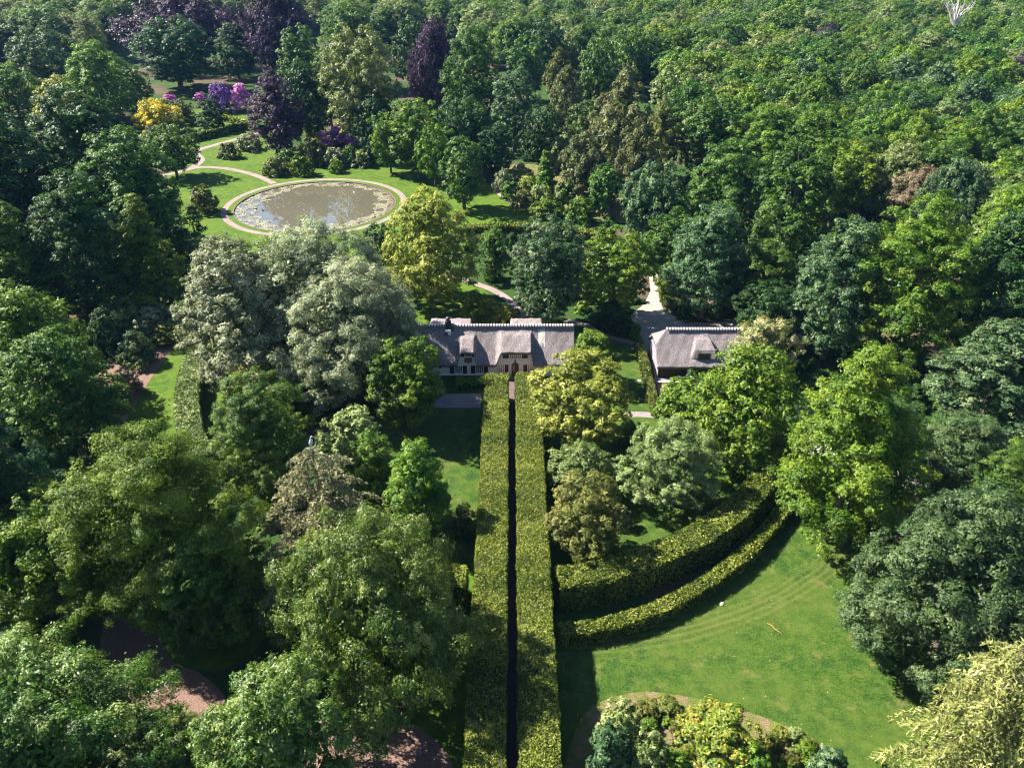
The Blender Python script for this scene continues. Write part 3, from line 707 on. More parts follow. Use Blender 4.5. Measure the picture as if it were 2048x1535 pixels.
# garage
GX0, GX1, GF, GR, GB = 20.45, 37.0, 96.45, 100.9, 105.3
GZ, GE = 5.78, 2.05
def garage_fn(x, y):
    s = np.abs(y-GR)/(GR-GF); main = GZ-(GZ-GE)*s - .14*np.sin(PI*np.clip(s, 0, 1))
    d = GZ-.1-(GZ-.1-4.08)*np.clip(s/.76, 0, 1)
    hw = .5+1.0*np.clip(s/.76, 0, 1)
    m = smooth01((hw+.45-np.abs(x-27.15))/.45)*smooth01(s*3-.2)*(s < .76)*(y < GR)
    z = main + np.maximum(d-main, 0)*m
    return np.minimum(z, 4.15+(x-GX0)*1.02)
gar = empty('garage', ((GX0+GX1)/2, GR, 0)); tag(gar, 'thatched timber garage with half hipped gable and eyebrow dormer beside the driveway', 'garage')
rf = roof_mesh('thatched_roof', garage_fn, GX0, GX1, GF, GB, .32, .11, [M_THATCH], gar, None, 8)
ridge_tiles(rf, GX0+1.62, GX1, GR, GZ-.02)
M_GABLE = m_plain('lilac_grey_boards', (.30, .27, .31), 0.8, 0.3, 3.0)
gable('gable_wall', garage_fn, .32, GX0+.3, 97.0, 104.6, .25, M_GABLE, gar); gable('gable_wall', garage_fn, .32, GX1-.3, 97.0, 104.6, -.25, M_TIMBER, gar)
A = Acc()
for i in range(38): A.box((GX0+.262, 97.02+i*.2, .1), (GX0+.298, 97.19+i*.2, 2.2+min(i, 37-i)*.11 if min(i, 37-i) < 14 else 3.7))
A.build('gable_boards', M_GABLE, gar)['kind'] = 'stuff'
wall_under('front_wall', garage_fn, .32, GX0+.3, GX1-.3, 97.0, .2, M_TIMBER, gar); wall_under('back_wall', garage_fn, .32, GX0+.3, GX1-.3, 104.4, .2, M_TIMBER, gar)
box('pillar', (24.85, 96.72, 0), (25.35, 96.98, 1.9), M_WPAINT, gar, .02)
window(gar, 26.35, 27.95, 2.95, 3.55, 97.48, 4, 2, M_GLASS, M_TIMBER)
gp = Vector(gar.location)
for o in list(gar.children): o.location = Vector(o.location)-gp
sheet('garage_apron', [[(20.2, 95.5), (34, 95.5), (34, 96.98), (20.2, 96.98)]], M_TERR, 0.022)
trough = empty('trough', (24.2, 95.95, 0)); tag(trough, 'dark timber trough against the garage front', 'trough')
box('body', (-.75, -.3, 0.02), (.75, .3, .62), M_TIMBER, trough, .03); box('lid', (-.8, -.35, .625), (.8, .35, .72), M_LEAD, trough, .02)
gw = empty('garden_wall', (20.6, 95.3, 0)); tag(gw, 'low brick kerb wall at the garage corner', 'wall')
box('wall_body', (-.3, -.18, 0), (2.8, .18, .3), M_BRICK, gw); box('coping', (-.34, -.22, .302), (2.84, .22, .36), M_CONC, gw, .01)
# ------------------------------------------------------------------ clipped hedges
def hedge(label, pts, w, h, mat, top_z=None, name='clipped_hedge', px=2.3, closed=False, seed=1, ends=True, group=None, dens=1.0):
    """clipped hedge along a centre line on the ground"""
    rg = np.random.default_rng(seed)
    c = spline(pts, 6) if len(pts) > 2 else [pts[0].lerp(pts[1], t/20) for t in range(21)]
    C = np.array([(p.x, p.y) for p in c]); seg = np.linalg.norm(np.diff(C, axis=0), axis=1); S = np.concatenate([[0], np.cumsum(seg)]); LEN = S[-1]
    def at(s): return np.stack([np.interp(s, S, C[:, 0]), np.interp(s, S, C[:, 1])], 1)
    def fr(s):
        d = at(np.clip(s+.3, 0, LEN))-at(np.clip(s-.3, 0, LEN)); d /= np.linalg.norm(d, axis=1, keepdims=True); return d, np.stack([-d[:, 1], d[:, 0]], 1)
    OPEN.append(np.array([(q.x, q.y) for q in strip_pts(pts if len(pts) > 2 else [pts[0], pts[1]], w+2.0)]))
    root = empty(name, (C[len(C)//2][0], C[len(C)//2][1], 0)); tag(root, label, 'hedge', group); base = Vector(root.location)
    dep = depth_of(C[:, 1].min(), h); L = leaf_len(dep, px); W = L*.68
    ph = rg.uniform(0, 6.28, 6)
    def wob(s, q): return .07*np.sin(s*1.1+ph[0]+q)+.06*np.sin(s*2.7+ph[1]-q*2)+.05*np.sin(s*.37+ph[2])
    parts = []
    def face(n, s, across, z, nx):
        d, nn = fr(s); p = at(s); P = np.stack([p[:, 0]+nn[:, 0]*across, p[:, 1]+nn[:, 1]*across, z], 1)
        Nn = np.stack([nn[:, 0]*nx[0]+d[:, 0]*nx[2], nn[:, 1]*nx[0]+d[:, 1]*nx[2], np.full(n, float(nx[1]))], 1)
        clump = np.sin(P[:, 0]*5.1+ph[3])*np.sin(P[:, 1]*4.7+ph[4])*np.sin(P[:, 2]*5+1)
        P[:, :] += Nn*(rg.normal(0, .05, n)+.04*clump)[:, None]
        tone = .5+.09*np.sin(s*.55+ph[5])+.07*np.sin(s*1.9+ph[3])+.08*clump+rg.normal(0, .24, n)
        parts.append((P, Nn+rg.normal(0, .6, (n, 3)), tone))
    def cnt(area): return int(dens*2.0*area/(.5*L*W))
    n = cnt(LEN*w); s = rg.uniform(0, LEN, n); ac = rg.uniform(-w/2, w/2, n)
    face(n, s, ac*(1+.04*np.sin(s*1.3)), h+wob(s, ac)-.12*np.abs(ac/(w/2))**4, (0, 1, 0))
    for sd in (-1, 1):
        n = int(cnt(LEN*h*.85)*.6); s = rg.uniform(0, LEN, n); z = rg.uniform(0.02, h, n)
        face(n, s, sd*(w/2+wob(s, z)*.7), z, (sd, .15, 0))
    if ends:
        for e in (0, 1):
            n = cnt(w*h*.9); s = np.full(n, LEN*e, float)+rg.normal(0, .04, n); ac = rg.uniform(-w/2, w/2, n)
            face(n, s, ac, rg.uniform(.02, h, n), (0, .15, 1 if e else -1))
    P = np.vstack([q[0] for q in parts]); Nn = np.vstack([q[1] for q in parts]); tn = np.concatenate([q[2] for q in parts])
    P[:, 0] -= base.x; P[:, 1] -= base.y; P[:, 2] = np.maximum(P[:, 2], .03)
    V, Fc, Tn = leaves(P, Nn, rg, L, W, tn)
    obj_me('foliage', mesh_np('foliage', V, Fc, Tn), LEAF[mat], root)
    ss = np.linspace(.12, LEN-.12, max(6, int(LEN/1.2))); d, nn = fr(ss); p = at(ss); A = Acc(); k = len(ss); V = []
    for off, z in ((-1, 0), (1, 0), (1, h-.16), (-1, h-.16)):
        V += [(p[i, 0]-base.x+nn[i, 0]*off*(w/2-.14), p[i, 1]-base.y+nn[i, 1]*off*(w/2-.14), z) for i in range(k)]
    Fq = []
    for i in range(k-1):
        for j in range(4): Fq.append((j*k+i, j*k+i+1, ((j+1) % 4)*k+i+1, ((j+1) % 4)*k+i))
    Fq += [(0, k, 2*k, 3*k), (k-1, 4*k-1, 3*k-1, 2*k-1)]
    A.add(V, Fq).build('twig_core', M_CORE, root)
    return root
M_CORE = m_plain('hedge_twig_core', (.035, .04, .018), 0.95, 0.1, 5.0)
V2 = lambda x, y: Vector((x, y, 0))
hedge('long tall clipped beech hedge on the left of the avenue path', [V2(-2.0, 27), V2(-2.0, 91.5)], 3.0, 4.0, 'hedge', seed=1, px=2.5)
h0 = [o for o in bpy.data.objects if o.name == 'clipped_hedge'][0]; h1 = h0.copy(); link(h1); h1.location = (2.05, h0.location.y, 0); h1.rotation_euler = (0, 0, PI); h1['label'] = 'long tall clipped beech hedge on the right of the avenue path'
h1.location.y = 27+91.5-h0.location.y
for ch in list(h0.children): c_ = ch.copy(); link(c_, h1)
def hz(z, *pts): return [Vector((q.x, q.y, 0)) for q in (G(x, y, z) for x, y in pts)]
hedge('tall curved beech hedge sweeping right from the avenue', hz(3.4, (1116, 1152), (1200, 1138), (1300, 1108), (1400, 1064), (1480, 1008), (1535, 945)), 2.9, 3.4, 'hedge', seed=3, px=2.5)
hedge('low curved hedge edging the big lawn', hz(1.5, (1118, 1257), (1200, 1247), (1300, 1218), (1400, 1168), (1490, 1102), (1550, 1035), (1585, 980)), 1.5, 1.5, 'hedge', seed=4, px=2.5)
hedge('short clipped hedge stub left of the avenue beneath the glossy tree', hz(3.4, (932, 1150), (870, 1146), (780, 1120)), 2.9, 3.4, 'hedge', seed=5)
hedge('pale clipped hedge curving beside the narrow left lawn', hz(2.4, (402, 690), (380, 735), (372, 800), (380, 860), (400, 910)), 3.0, 2.4, 'pale_hedge' if 'pale_hedge' in LEAF else 'pale', seed=6)
hedge('narrow box hedge along the brick path beside the garage', hz(1.6, (1276, 672), (1288, 715), (1300, 765), (1314, 812)), 1.1, 1.6, 'hedge2', seed=7)
hedge('low clipped box hedge under the cottage windows', hz(1.0, (912, 760), (972, 759)), 1.9, 1.0, 'lime', seed=8)
hedge('tiny clipped box hedge beside the terrace against the avenue hedge', hz(1.2, (974, 775), (972, 800)), .8, 1.2, 'hedge', seed=9)
hedge('clipped yew hedge between the pond lawn and the cottage garden', hz(2.6, (930, 452), (1000, 448), (1060, 449), (1140, 456), (1220, 470), (1290, 492), (1345, 520)), 2.2, 2.6, 'hedge', seed=10)
hedge('dark clipped hedge rounding the inside of the driveway bend', hz(1.8, (1334, 552), (1330, 580), (1350, 600), (1400, 610), (1450, 611), (1500, 610)), 1.6, 1.8, 'hedge2', seed=11)
hedge('tall yellow clipped hedge block behind the garage', hz(4.2, (1495, 630), (1560, 668)), 3.6, 4.2, 'hedge', seed=12)
hedge('dark clipped hedge wall above the pond path junction', hz(2.2, (355, 274), (420, 260), (492, 243)), 1.0, 2.2, 'hedge', seed=13)
hedge('thin golden topped hedge beside the pink rhododendrons', hz(2.0, (440, 228), (470, 235), (500, 243)), 1.0, 2.0, 'yellow', seed=14)
hedge('short clipped hedge behind the golden tree', hz(2.0, (322, 197), (355, 207)), 1.0, 2.0, 'hedge', seed=15)

# ------------------------------------------------------------------ garden trees, near ones first
T('fine', 'glossy', -260, 285, 1230, 1650, 'big glossy light green tree filling the bottom left corner', clear=2, px=2.5, multi=2)
plant('fine', 'broadleaf_tree', (-11.3, 45.6), 8.0, 8.3, .8, LEAF['glossy'], 'large glossy bright green tree left of the avenue, in front of the drooping conifer', 'tree', seed=31, px=2.5, multi=2); PLANTED.append((-11.6, 46.5, 8.4))
T('fine', 'glossy', 395, 720, 1310, 1640, 'glossy tree at the bottom edge between the mulch clearing and the avenue', clear=3, px=2.5)
T('tuft', 'lime', 130, 500, 835, 1235, 'broad yellow green maple in the left foreground', clear=3, px=2.3)
T('tuft', 'lime', -60, 250, 950, 1240, 'smaller yellow green maple at the left edge, left of the broad maple', clear=2.5, px=2.3)
T('tuft', 'green', 300, 495, 1060, 1290, 'mid green tree under the broad maple, above the mulch clearing', clear=2, px=2.3)
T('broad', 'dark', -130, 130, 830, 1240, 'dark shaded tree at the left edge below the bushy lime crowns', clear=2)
T('tuft', 'lime', -70, 175, 570, 800, 'lime green tree at the left edge, level with the grey willow', clear=3)
T('tuft', 'green', 15, 225, 655, 900, 'green tree in front of the lime tree, left of the narrow lawn', clear=3)
T('lumpy', 'green', 420, 625, 745, 1010, 'rounded green tree in front of the grey willow', clear=2)
T('lumpy', 'olive', 455, 560, 728, 850, 'small olive tree peeping out under the grey willow', clear=1.5)
T('lumpy', 'pale', 645, 765, 815, 960, 'pale silvery green tree beside the pointed hornbeams', clear=1.5)
T('column', 'lime', 690, 805, 858, 1130, 'pointed light green hornbeam right of the drooping conifer', clear=1, px=2.3)
T('column', 'lime', 760, 905, 885, 1135, 'second pointed light green hornbeam, next to the lawn', clear=1, px=2.3)
T('shrub', 'olive', 900, 960, 1003, 1065, 'small brownish round shrub against the avenue hedge', 'round_shrub', 'shrub', clear=0, trunk=False)
# willows
T('willow', 'silver', 358, 590, 475, 775, 'left crown of the silver grey willows beside the narrow lawn', 'willow_tree', clear=1, multi=3, px=2.3)
T('willow', 'silver', 470, 790, 442, 740, 'tallest silver grey willow in front of the pond', 'willow_tree', clear=2, multi=3, px=2.3)
T('willow', 'silver', 560, 850, 520, 800, 'right silver grey willow next to the cottage roof', 'willow_tree', clear=1.5, multi=3, px=2.3)
T('lumpy', 'lime', 735, 890, 668, 850, 'yellow green tree shading the left end of the cottage', clear=2, px=2.3)
T('cone', 'lime', 212, 372, 395, 640, 'bronze green cone shaped tree left of the pond', 'conical_tree', clear=1)
# left oaks; the dark leaf colour stands in for their shaded sides
T('broad', 'dark', 55, 290, 180, 480, 'huge dark oak on the left, above the cone shaped tree', clear=3)
T('broad', 'dark', -120, 140, 215, 520, 'dark oak at the left edge of the garden', clear=3)
T('broad', 'green', 150, 372, 262, 520, 'dark green oak beside the pond path bend', clear=3)
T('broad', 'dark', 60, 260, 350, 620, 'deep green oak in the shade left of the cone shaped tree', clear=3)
T('broad', 'green', -60, 115, 405, 640, 'oak with a lit yellowish top at the left edge', clear=3)
T('lumpy', 'green', 290, 395, 250, 345, 'loose light green tree leaning over the garden path', clear=2)
T('shrub', 'olive', 372, 438, 370, 425, 'olive brown shrub left of the pond', 'round_shrub', 'shrub', clear=0, trunk=False)
# top left
T('lumpy', 'blue', 25, 155, 62, 210, 'pale bluish tree in the upper left', clear=3)
T('broad', 'lime', 130, 260, 88, 230, 'yellow green tree right of the pale bluish tree', clear=3)
T('broad', 'lime', -30, 85, 130, 250, 'yellow green tree at the upper left edge', clear=3)
T('broad', 'yellow', 70, 175, 158, 260, 'bright pale yellow green tree above the huge dark oak', clear=3)
T('broad', 'green', 225, 300, 130, 205, 'green tree between the yellow green tree and the dark oak', clear=3)
T('lumpy', 'dark', 270, 425, 42, 165, 'tall dark green oak in front of the copper beech', clear=3)
T('spray', 'copper', 255, 480, -8, 120, 'wide copper beech behind the tall dark green oak', 'copper_beech', clear=3)
T('spray', 'copper', 478, 625, -20, 140, 'large copper beech at the top left of centre', 'copper_beech', clear=3)
T('spray', 'copper', 498, 605, 148, 310, 'small copper beech beside the path above the pond', 'copper_beech', clear=1)
T('spray', 'copper', 815, 925, 58, 260, 'tall copper beech among green trees above the pond', 'copper_beech', clear=3)
T('spray', 'copper', 1615, 1690, 52, 120, 'copper beech sunk in the far wood', 'copper_beech', clear=8)
T('spray', 'copper', 2000, 2090, 105, 220, 'copper beech at the right edge of the wood', 'copper_beech', clear=5)
T('lumpy', 'green', 555, 650, 55, 230, 'green tree right of the large copper beech', clear=3)
T('lumpy', 'pale', 645, 800, 68, 290, 'tall light green tree above the pond', clear=2)
T('broad', 'green', 610, 700, 110, 290, 'green tree left of the tall light green tree', clear=3)
T('broad', 'dark', 780, 870, 40, 240, 'dark green tree between the light tree and the copper beech', clear=3)
T('broad', 'green', 640, 760, 12, 160, 'green tree behind the tall light green tree', clear=4)
T('broad', 'green', 880, 1010, 60, 260, 'green tree right of the copper beech', clear=4)
T('shrub', 'gold', 266, 355, 200, 258, 'golden yellow small tree in the hedge garden', 'golden_tree', clear=1)
T('shrub', 'yellow', 330, 372, 225, 262, 'yellow green bush under the golden tree', 'round_shrub', 'shrub', clear=0, trunk=False)
T('shrub', 'olive', 338, 392, 200, 248, 'olive bush right of the golden tree', 'round_shrub', 'shrub', clear=0, trunk=False)
T('shrub', 'dark', 390, 450, 190, 262, 'dark round bush inside the hedge garden', 'round_shrub', 'shrub', clear=0, trunk=False)
T('shrub', 'purple', 412, 470, 166, 222, 'violet rhododendron in bloom beside the small copper beech', 'rhododendron', 'shrub', clear=0, trunk=False)
T('shrub', 'pink', 452, 508, 168, 220, 'bright pink rhododendron left of the small copper beech', 'rhododendron', 'shrub', clear=0, trunk=False)
T('shrub', 'pink', 322, 352, 188, 204, 'small pale pink rhododendron behind the hedge garden', 'rhododendron', 'shrub', clear=0, trunk=False)
T('shrub', 'pink', 388, 414, 184, 200, 'small pink rhododendron right of the dark oak trunk', 'rhododendron', 'shrub', clear=0, trunk=False)
T('shrub', 'pink', 640, 720, 250, 285, 'faded pink rhododendron under the tall light green tree', 'rhododendron', 'shrub', clear=0, trunk=False)
T('shrub', 'purple', 860, 905, 170, 205, 'violet rhododendron in the shade of the tall copper beech', 'rhododendron', 'shrub', clear=0, trunk=False)
# shrubs by the pond
for i, (x0, x1, y0, y1, m, lb) in enumerate([
  (468, 520, 268, 300, 'silver', 'silvery clipped shrub beside the garden path'), (436, 480, 285, 316, 'olive', 'brownish shrub at the bed tip by the garden path'),
  (522, 580, 315, 350, 'olive', 'olive shrub at the left end of the pond border'), (548, 600, 300, 338, 'green', 'green shrub in the pond border behind the olive one'),
  (580, 628, 312, 350, 'lime', 'small light bush on the lawn above the pond'), (600, 660, 276, 330, 'olive', 'tall olive shrub in the pond border'),
  (640, 690, 295, 333, 'silver', 'greyish shrub in the pond border'), (655, 690, 320, 345, 'lime', 'tiny bush on the pond lawn'), (680, 722, 292, 330, 'green', 'round green shrub in the pond border'),
  (702, 742, 300, 333, 'pale', 'pale round shrub at the right end of the pond border'), (722, 760, 285, 328, 'dark', 'dark shrub beside the young maples'), (610, 650, 235, 280, 'pale', 'pale shrub under the small copper beech'),
  (985, 1030, 342, 380, 'silver', 'grey green dome shrub at the start of the shrub border'), (1020, 1066, 328, 366, 'pale', 'pale dome shrub at the top of the shrub border'), (1000, 1045, 362, 398, 'green', 'dark dome shrub by the shrub border path'),
  (1030, 1078, 352, 392, 'yellow', 'yellowish dome shrub in the shrub border'), (1020, 1070, 380, 418, 'olive', 'olive dome shrub by the shrub border path'), (1055, 1105, 372, 412, 'pale', 'pale dome shrub in the middle of the shrub border'),
  (1060, 1120, 395, 435, 'lime', 'lime green dome shrub at the lower shrub border'), (1100, 1160, 365, 425, 'green', 'loose green shrub in the lower shrub border'), (1130, 1190, 395, 445, 'lime', 'yellow green shrub at the right end of the shrub border'), (1160, 1190, 385, 412, 'orange', 'orange tinged shrub beside the birch trunk')]):
    T('shrub', m, x0, x1, y0, y1, lb, 'round_shrub', 'shrub', clear=0, trunk=False, key=('domeshrub',), nmax=5, group='shrubs around the pond')
# young maples right of pond
T('lumpy', 'lime', 740, 815, 228, 345, 'leftmost young lime green maple above the pond', clear=1.5)
T('lumpy', 'lime', 778, 890, 198, 345, 'tallest young lime green maple above the pond', clear=2)
T('lumpy', 'lime', 830, 905, 250, 395, 'third young lime green maple, trunk on the lawn', clear=2)
T('lumpy', 'green', 880, 972, 275, 410, 'rightmost young maple above the pond lawn', clear=1.5)
T('lumpy', 'dark', 880, 985, 198, 335, 'dark round tree behind the young maples', clear=2)
T('lumpy', 'blue', 978, 1080, 142, 330, 'tall dark bluish tree above the shrub border', clear=2)
T('cone', 'lime', 1060, 1122, 303, 395, 'yellow green cone shaped tree in the shrub border', 'conical_tree', clear=.5)
T('birch', 'birch', 1095, 1175, 135, 320, 'slim birch with bare white trunk in the wood edge', 'birch_tree', clear=6, barkm=BIRCHBARK)
T('birch', 'birch', 1180, 1310, 150, 420, 'big drooping birch with white trunk right of the shrub border', 'birch_tree', clear=3, barkm=BIRCHBARK)
T('birch', 'birch', 1120, 1215, 265, 400, 'grey green birch at the back of the shrub border', 'birch_tree', clear=2, barkm=BIRCHBARK)
T('birch', 'olive', 1275, 1372, 210, 360, 'brownish birch right of the big drooping birch', 'birch_tree', clear=4, barkm=BIRCHBARK)
T('birch', 'olive', 1085, 1150, 100, 230, 'brownish birch above the slim birch', 'birch_tree', clear=6, barkm=BIRCHBARK)
T('lumpy', 'blue', 1245, 1375, 325, 500, 'round pale bluish tree behind the driveway', clear=1.5)
# behind the cottage
T('fine', 'yellow', 760, 950, 378, 600, 'tall yellow green tree behind the cottage beside the pond', clear=2, px=2.3)
T('lumpy', 'dark', 725, 800, 445, 580, 'dark tree between the willow and the tall yellow green tree', clear=1.5)
T('column', 'green', 955, 1025, 455, 600, 'slim green tree behind the cottage roof', clear=1)
T('lumpy', 'blue', 1012, 1172, 432, 650, 'bluish green tree right behind the cottage', clear=2, px=2.3)
T('lumpy', 'lime', 1150, 1308, 455, 630, 'lime green tree with lumpy crown left of the driveway', clear=2, px=2.3)
T('shrub', 'lime', 918, 985, 580, 642, 'round lime bush behind the cottage ridge', 'round_shrub', 'shrub', clear=.3, trunk=False)
T('shrub', 'yellow', 980, 1045, 608, 645, 'wide low yellow green bush behind the cottage ridge', 'round_shrub', 'shrub', clear=0, trunk=False)
T('column', 'lime', 1260, 1283, 645, 678, 'small clipped column shrub at the end of the narrow box hedge', 'column_shrub', 'shrub', clear=0, trunk=False)
T('tuft', 'lime', 1310, 1362, 525, 590, 'yellow green tree at the driveway bend', clear=2)
# right of the driveway
T('broad', 'blue', 1335, 1500, 410, 620, 'dark bluish tree above the driveway hedge', clear=3)
T('broad', 'green', 1450, 1605, 475, 640, 'green tree right of the mulch patch by the driveway', clear=2)
T('broad', 'green', 1360, 1540, 285, 500, 'big green tree at the wood edge right of the birches', clear=4)
T('lumpy', 'green', 1500, 1680, 295, 560, 'big lumpy green tree at the wood edge', clear=4)
T('tuft', 'lime', 1700, 1955, 395, 720, 'big yellow green maple on the right', clear=4, px=2.3)
T('broad', 'blue', 1585, 1770, 440, 720, 'big dark bluish tree left of the big maple', clear=3, px=2.3)
T('broad', 'dark', 1900, 2120, 420, 760, 'dark tree at the right edge behind the big maple', clear=4)
T('broad', 'blue', 1880, 2110, 640, 860, 'bluish tree at the right edge below the dark tree', clear=3)
# right foreground
T('tuft', 'lime', 1378, 1610, 690, 930, 'yellow green maple in front of the garage', clear=2.5, px=2.3)
T('tuft', 'lime', 1568, 1850, 700, 1095, 'large light green maple at the end of the curved hedges', clear=2.5, px=2.3)
T('spiky', 'cream', 1462, 1600, 630, 745, 'cream flowering tree over the garage roof end', 'flowering_tree', clear=2)
T('tuft', 'green', 1700, 1850, 820, 1020, 'green tree right of the large light green maple', clear=2)
T('dense', 'yew', 1740, 2110, 960, 1370, 'broad grey green yew at the right, beside the big lawn', 'yew_tree', clear=.5, px=2.3)
T('dense', 'yew', 1820, 2020, 815, 1010, 'rounded grey green yew behind the broad one', 'yew_tree', clear=.5, px=2.3)
T('fine', 'green', 1950, 2120, 870, 1080, 'green tree at the right edge above the broad yew', clear=1)
# between avenue and garage
T('lumpy', 'yellow', 1065, 1262, 698, 905, 'pale golden tree right of the avenue, in front of the cottage', clear=1, px=2.3)
T('lumpy', 'lime', 1145, 1228, 660, 760, 'bright green tree at the right end of the cottage', clear=1.5, px=2.3)
T('fine', 'pale', 1098, 1228, 875, 1000, 'silver green shrub tree right of the avenue', clear=.5, px=2.3)
T('lumpy', 'olive', 1095, 1255, 945, 1125, 'olive tree touching the right avenue hedge', clear=.5, px=2.3)
T('fine', 'pale', 1248, 1440, 830, 1020, 'whitish green tree above the tall curved hedge', clear=1, px=2.3)
T('lumpy', 'lime', 1305, 1405, 755, 870, 'small light green tree at the brick path', clear=1, px=2.3)
T('shrub', 'green', 1225, 1290, 835, 890, 'green shrub between the golden tree and the whitish tree', 'round_shrub', 'shrub', clear=0, trunk=False)
T('shrub', 'cream', 1215, 1260, 1005, 1055, 'small cream flowering shrub at the olive tree foot', 'flowering_shrub', 'shrub', clear=0, trunk=False)
# bed at the bottom and left border
for (k, m, x0, x1, y0, y1, lb) in [
  ('shrub', 'pale', 1195, 1290, 1395, 1500, 'grey green shrub at the upper left of the shrub bed'), ('shrub', 'blue', 1165, 1270, 1440, 1590, 'dark bluish shrub in the avenue hedge shadow'),
  ('shrub', 'olive', 1265, 1325, 1390, 1440, 'brownish shrub on the rim of the shrub bed'), ('shrub', 'olive', 1308, 1370, 1388, 1428, 'olive shrub on the top rim of the shrub bed'),
  ('shrub', 'orange', 1350, 1535, 1395, 1520, 'large yellow orange shrub in the shrub bed'), ('shrub', 'pale', 1250, 1345, 1460, 1600, 'pale grey green shrub at the bottom of the shrub bed'),
  ('shrub', 'lime', 1315, 1390, 1495, 1580, 'bright lime shrub at the bottom edge'), ('shrub', 'lime', 1460, 1550, 1485, 1580, 'light green shrub below the orange shrub'),
  ('shrub', 'pale', 1400, 1470, 1510, 1580, 'pale green shrub at the bottom edge below the orange shrub'), ('shrub', 'olive', 1525, 1565, 1460, 1505, 'small olive shrub right of the orange shrub'),
  ('shrub', 'lime', 1590, 1640, 1478, 1525, 'small green shrub at the right of the shrub bed'), ('shrub', 'blue', 1615, 1700, 1490, 1580, 'blue green shrub at the right tip of the shrub bed'), ('shrub', 'olive', 1555, 1600, 1500, 1540, 'brown green tuft in the bare patch of the shrub bed')]:
    T(k, m, x0, x1, y0, y1, lb, 'round_shrub', 'shrub', clear=0, trunk=False, group='shrubs in the bottom bed', px=2.5)
for (m, x0, x1, y0, y1, lb) in [('pale', 205, 300, 595, 665, 'pale green shrub behind the narrow lawn border'), ('silver', 265, 355, 608, 680, 'greyish shrub by the narrow lawn border'), ('blue', 170, 260, 625, 715, 'dark bluish shrub in the left border'),
  ('orange', 300, 370, 640, 690, 'orange tinged shrub at the top of the narrow lawn'), ('blue', 230, 310, 665, 730, 'shaded shrub in the left border'), ('pale', 270, 295, 715, 742, 'tiny pale shrub at the lawn edge'),
  ('silver', 205, 245, 775, 818, 'round silvery shrub at the lawn edge'), ('brown', 225, 285, 735, 790, 'brown bare shrub at the narrow lawn'), ('pale', 150, 235, 790, 870, 'pale shrub under the green tree left of the narrow lawn'), ('blue', 150, 230, 590, 650, 'bluish shrub deep in the left border')]:
    T('shrub', m, x0, x1, y0, y1, lb, 'round_shrub', 'shrub', clear=0, trunk=False, group='shrubs in the left border')
T('fine', 'glossy', 180, 420, 1415, 1640, 'glossy tree at the bottom edge below the mulch clearing', clear=.5, px=2.5)
# shrubs and trees that close the gaps at the wood edge
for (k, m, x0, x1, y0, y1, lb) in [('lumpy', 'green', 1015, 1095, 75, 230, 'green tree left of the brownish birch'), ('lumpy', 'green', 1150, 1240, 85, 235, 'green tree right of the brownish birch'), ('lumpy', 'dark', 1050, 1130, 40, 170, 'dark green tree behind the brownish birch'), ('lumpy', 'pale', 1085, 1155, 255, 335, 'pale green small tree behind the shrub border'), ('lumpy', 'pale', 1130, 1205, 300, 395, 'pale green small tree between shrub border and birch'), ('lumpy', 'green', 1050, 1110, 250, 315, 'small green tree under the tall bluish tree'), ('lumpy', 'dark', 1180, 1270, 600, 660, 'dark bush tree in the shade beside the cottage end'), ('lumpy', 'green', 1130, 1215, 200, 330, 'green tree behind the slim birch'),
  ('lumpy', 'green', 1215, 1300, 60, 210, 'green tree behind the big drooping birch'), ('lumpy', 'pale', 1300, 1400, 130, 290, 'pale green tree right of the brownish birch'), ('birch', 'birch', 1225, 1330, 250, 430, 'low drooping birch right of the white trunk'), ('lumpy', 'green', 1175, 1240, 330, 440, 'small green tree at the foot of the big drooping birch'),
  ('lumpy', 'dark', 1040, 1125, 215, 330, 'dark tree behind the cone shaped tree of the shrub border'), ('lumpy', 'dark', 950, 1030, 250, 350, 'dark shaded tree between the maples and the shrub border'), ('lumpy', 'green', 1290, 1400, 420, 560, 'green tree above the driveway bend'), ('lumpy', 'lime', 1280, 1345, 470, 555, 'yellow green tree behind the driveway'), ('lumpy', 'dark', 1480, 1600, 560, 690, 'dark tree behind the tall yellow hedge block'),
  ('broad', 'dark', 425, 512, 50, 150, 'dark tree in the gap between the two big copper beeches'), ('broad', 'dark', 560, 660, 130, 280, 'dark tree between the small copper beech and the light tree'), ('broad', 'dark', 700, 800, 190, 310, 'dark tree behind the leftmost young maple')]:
    T(k, m, x0, x1, y0, y1, lb, 'birch_tree' if k == 'birch' else 'broadleaf_tree', clear=1.5, barkm=BIRCHBARK if k == 'birch' else None)
rb = random.Random(3); k_ = 0
BED = np.array([(G(x, y).x, G(x, y).y) for x, y in ((1180, 1450), (1265, 1395), (1360, 1400), (1480, 1428), (1590, 1470), (1690, 1540), (1600, 1560), (1180, 1560))])
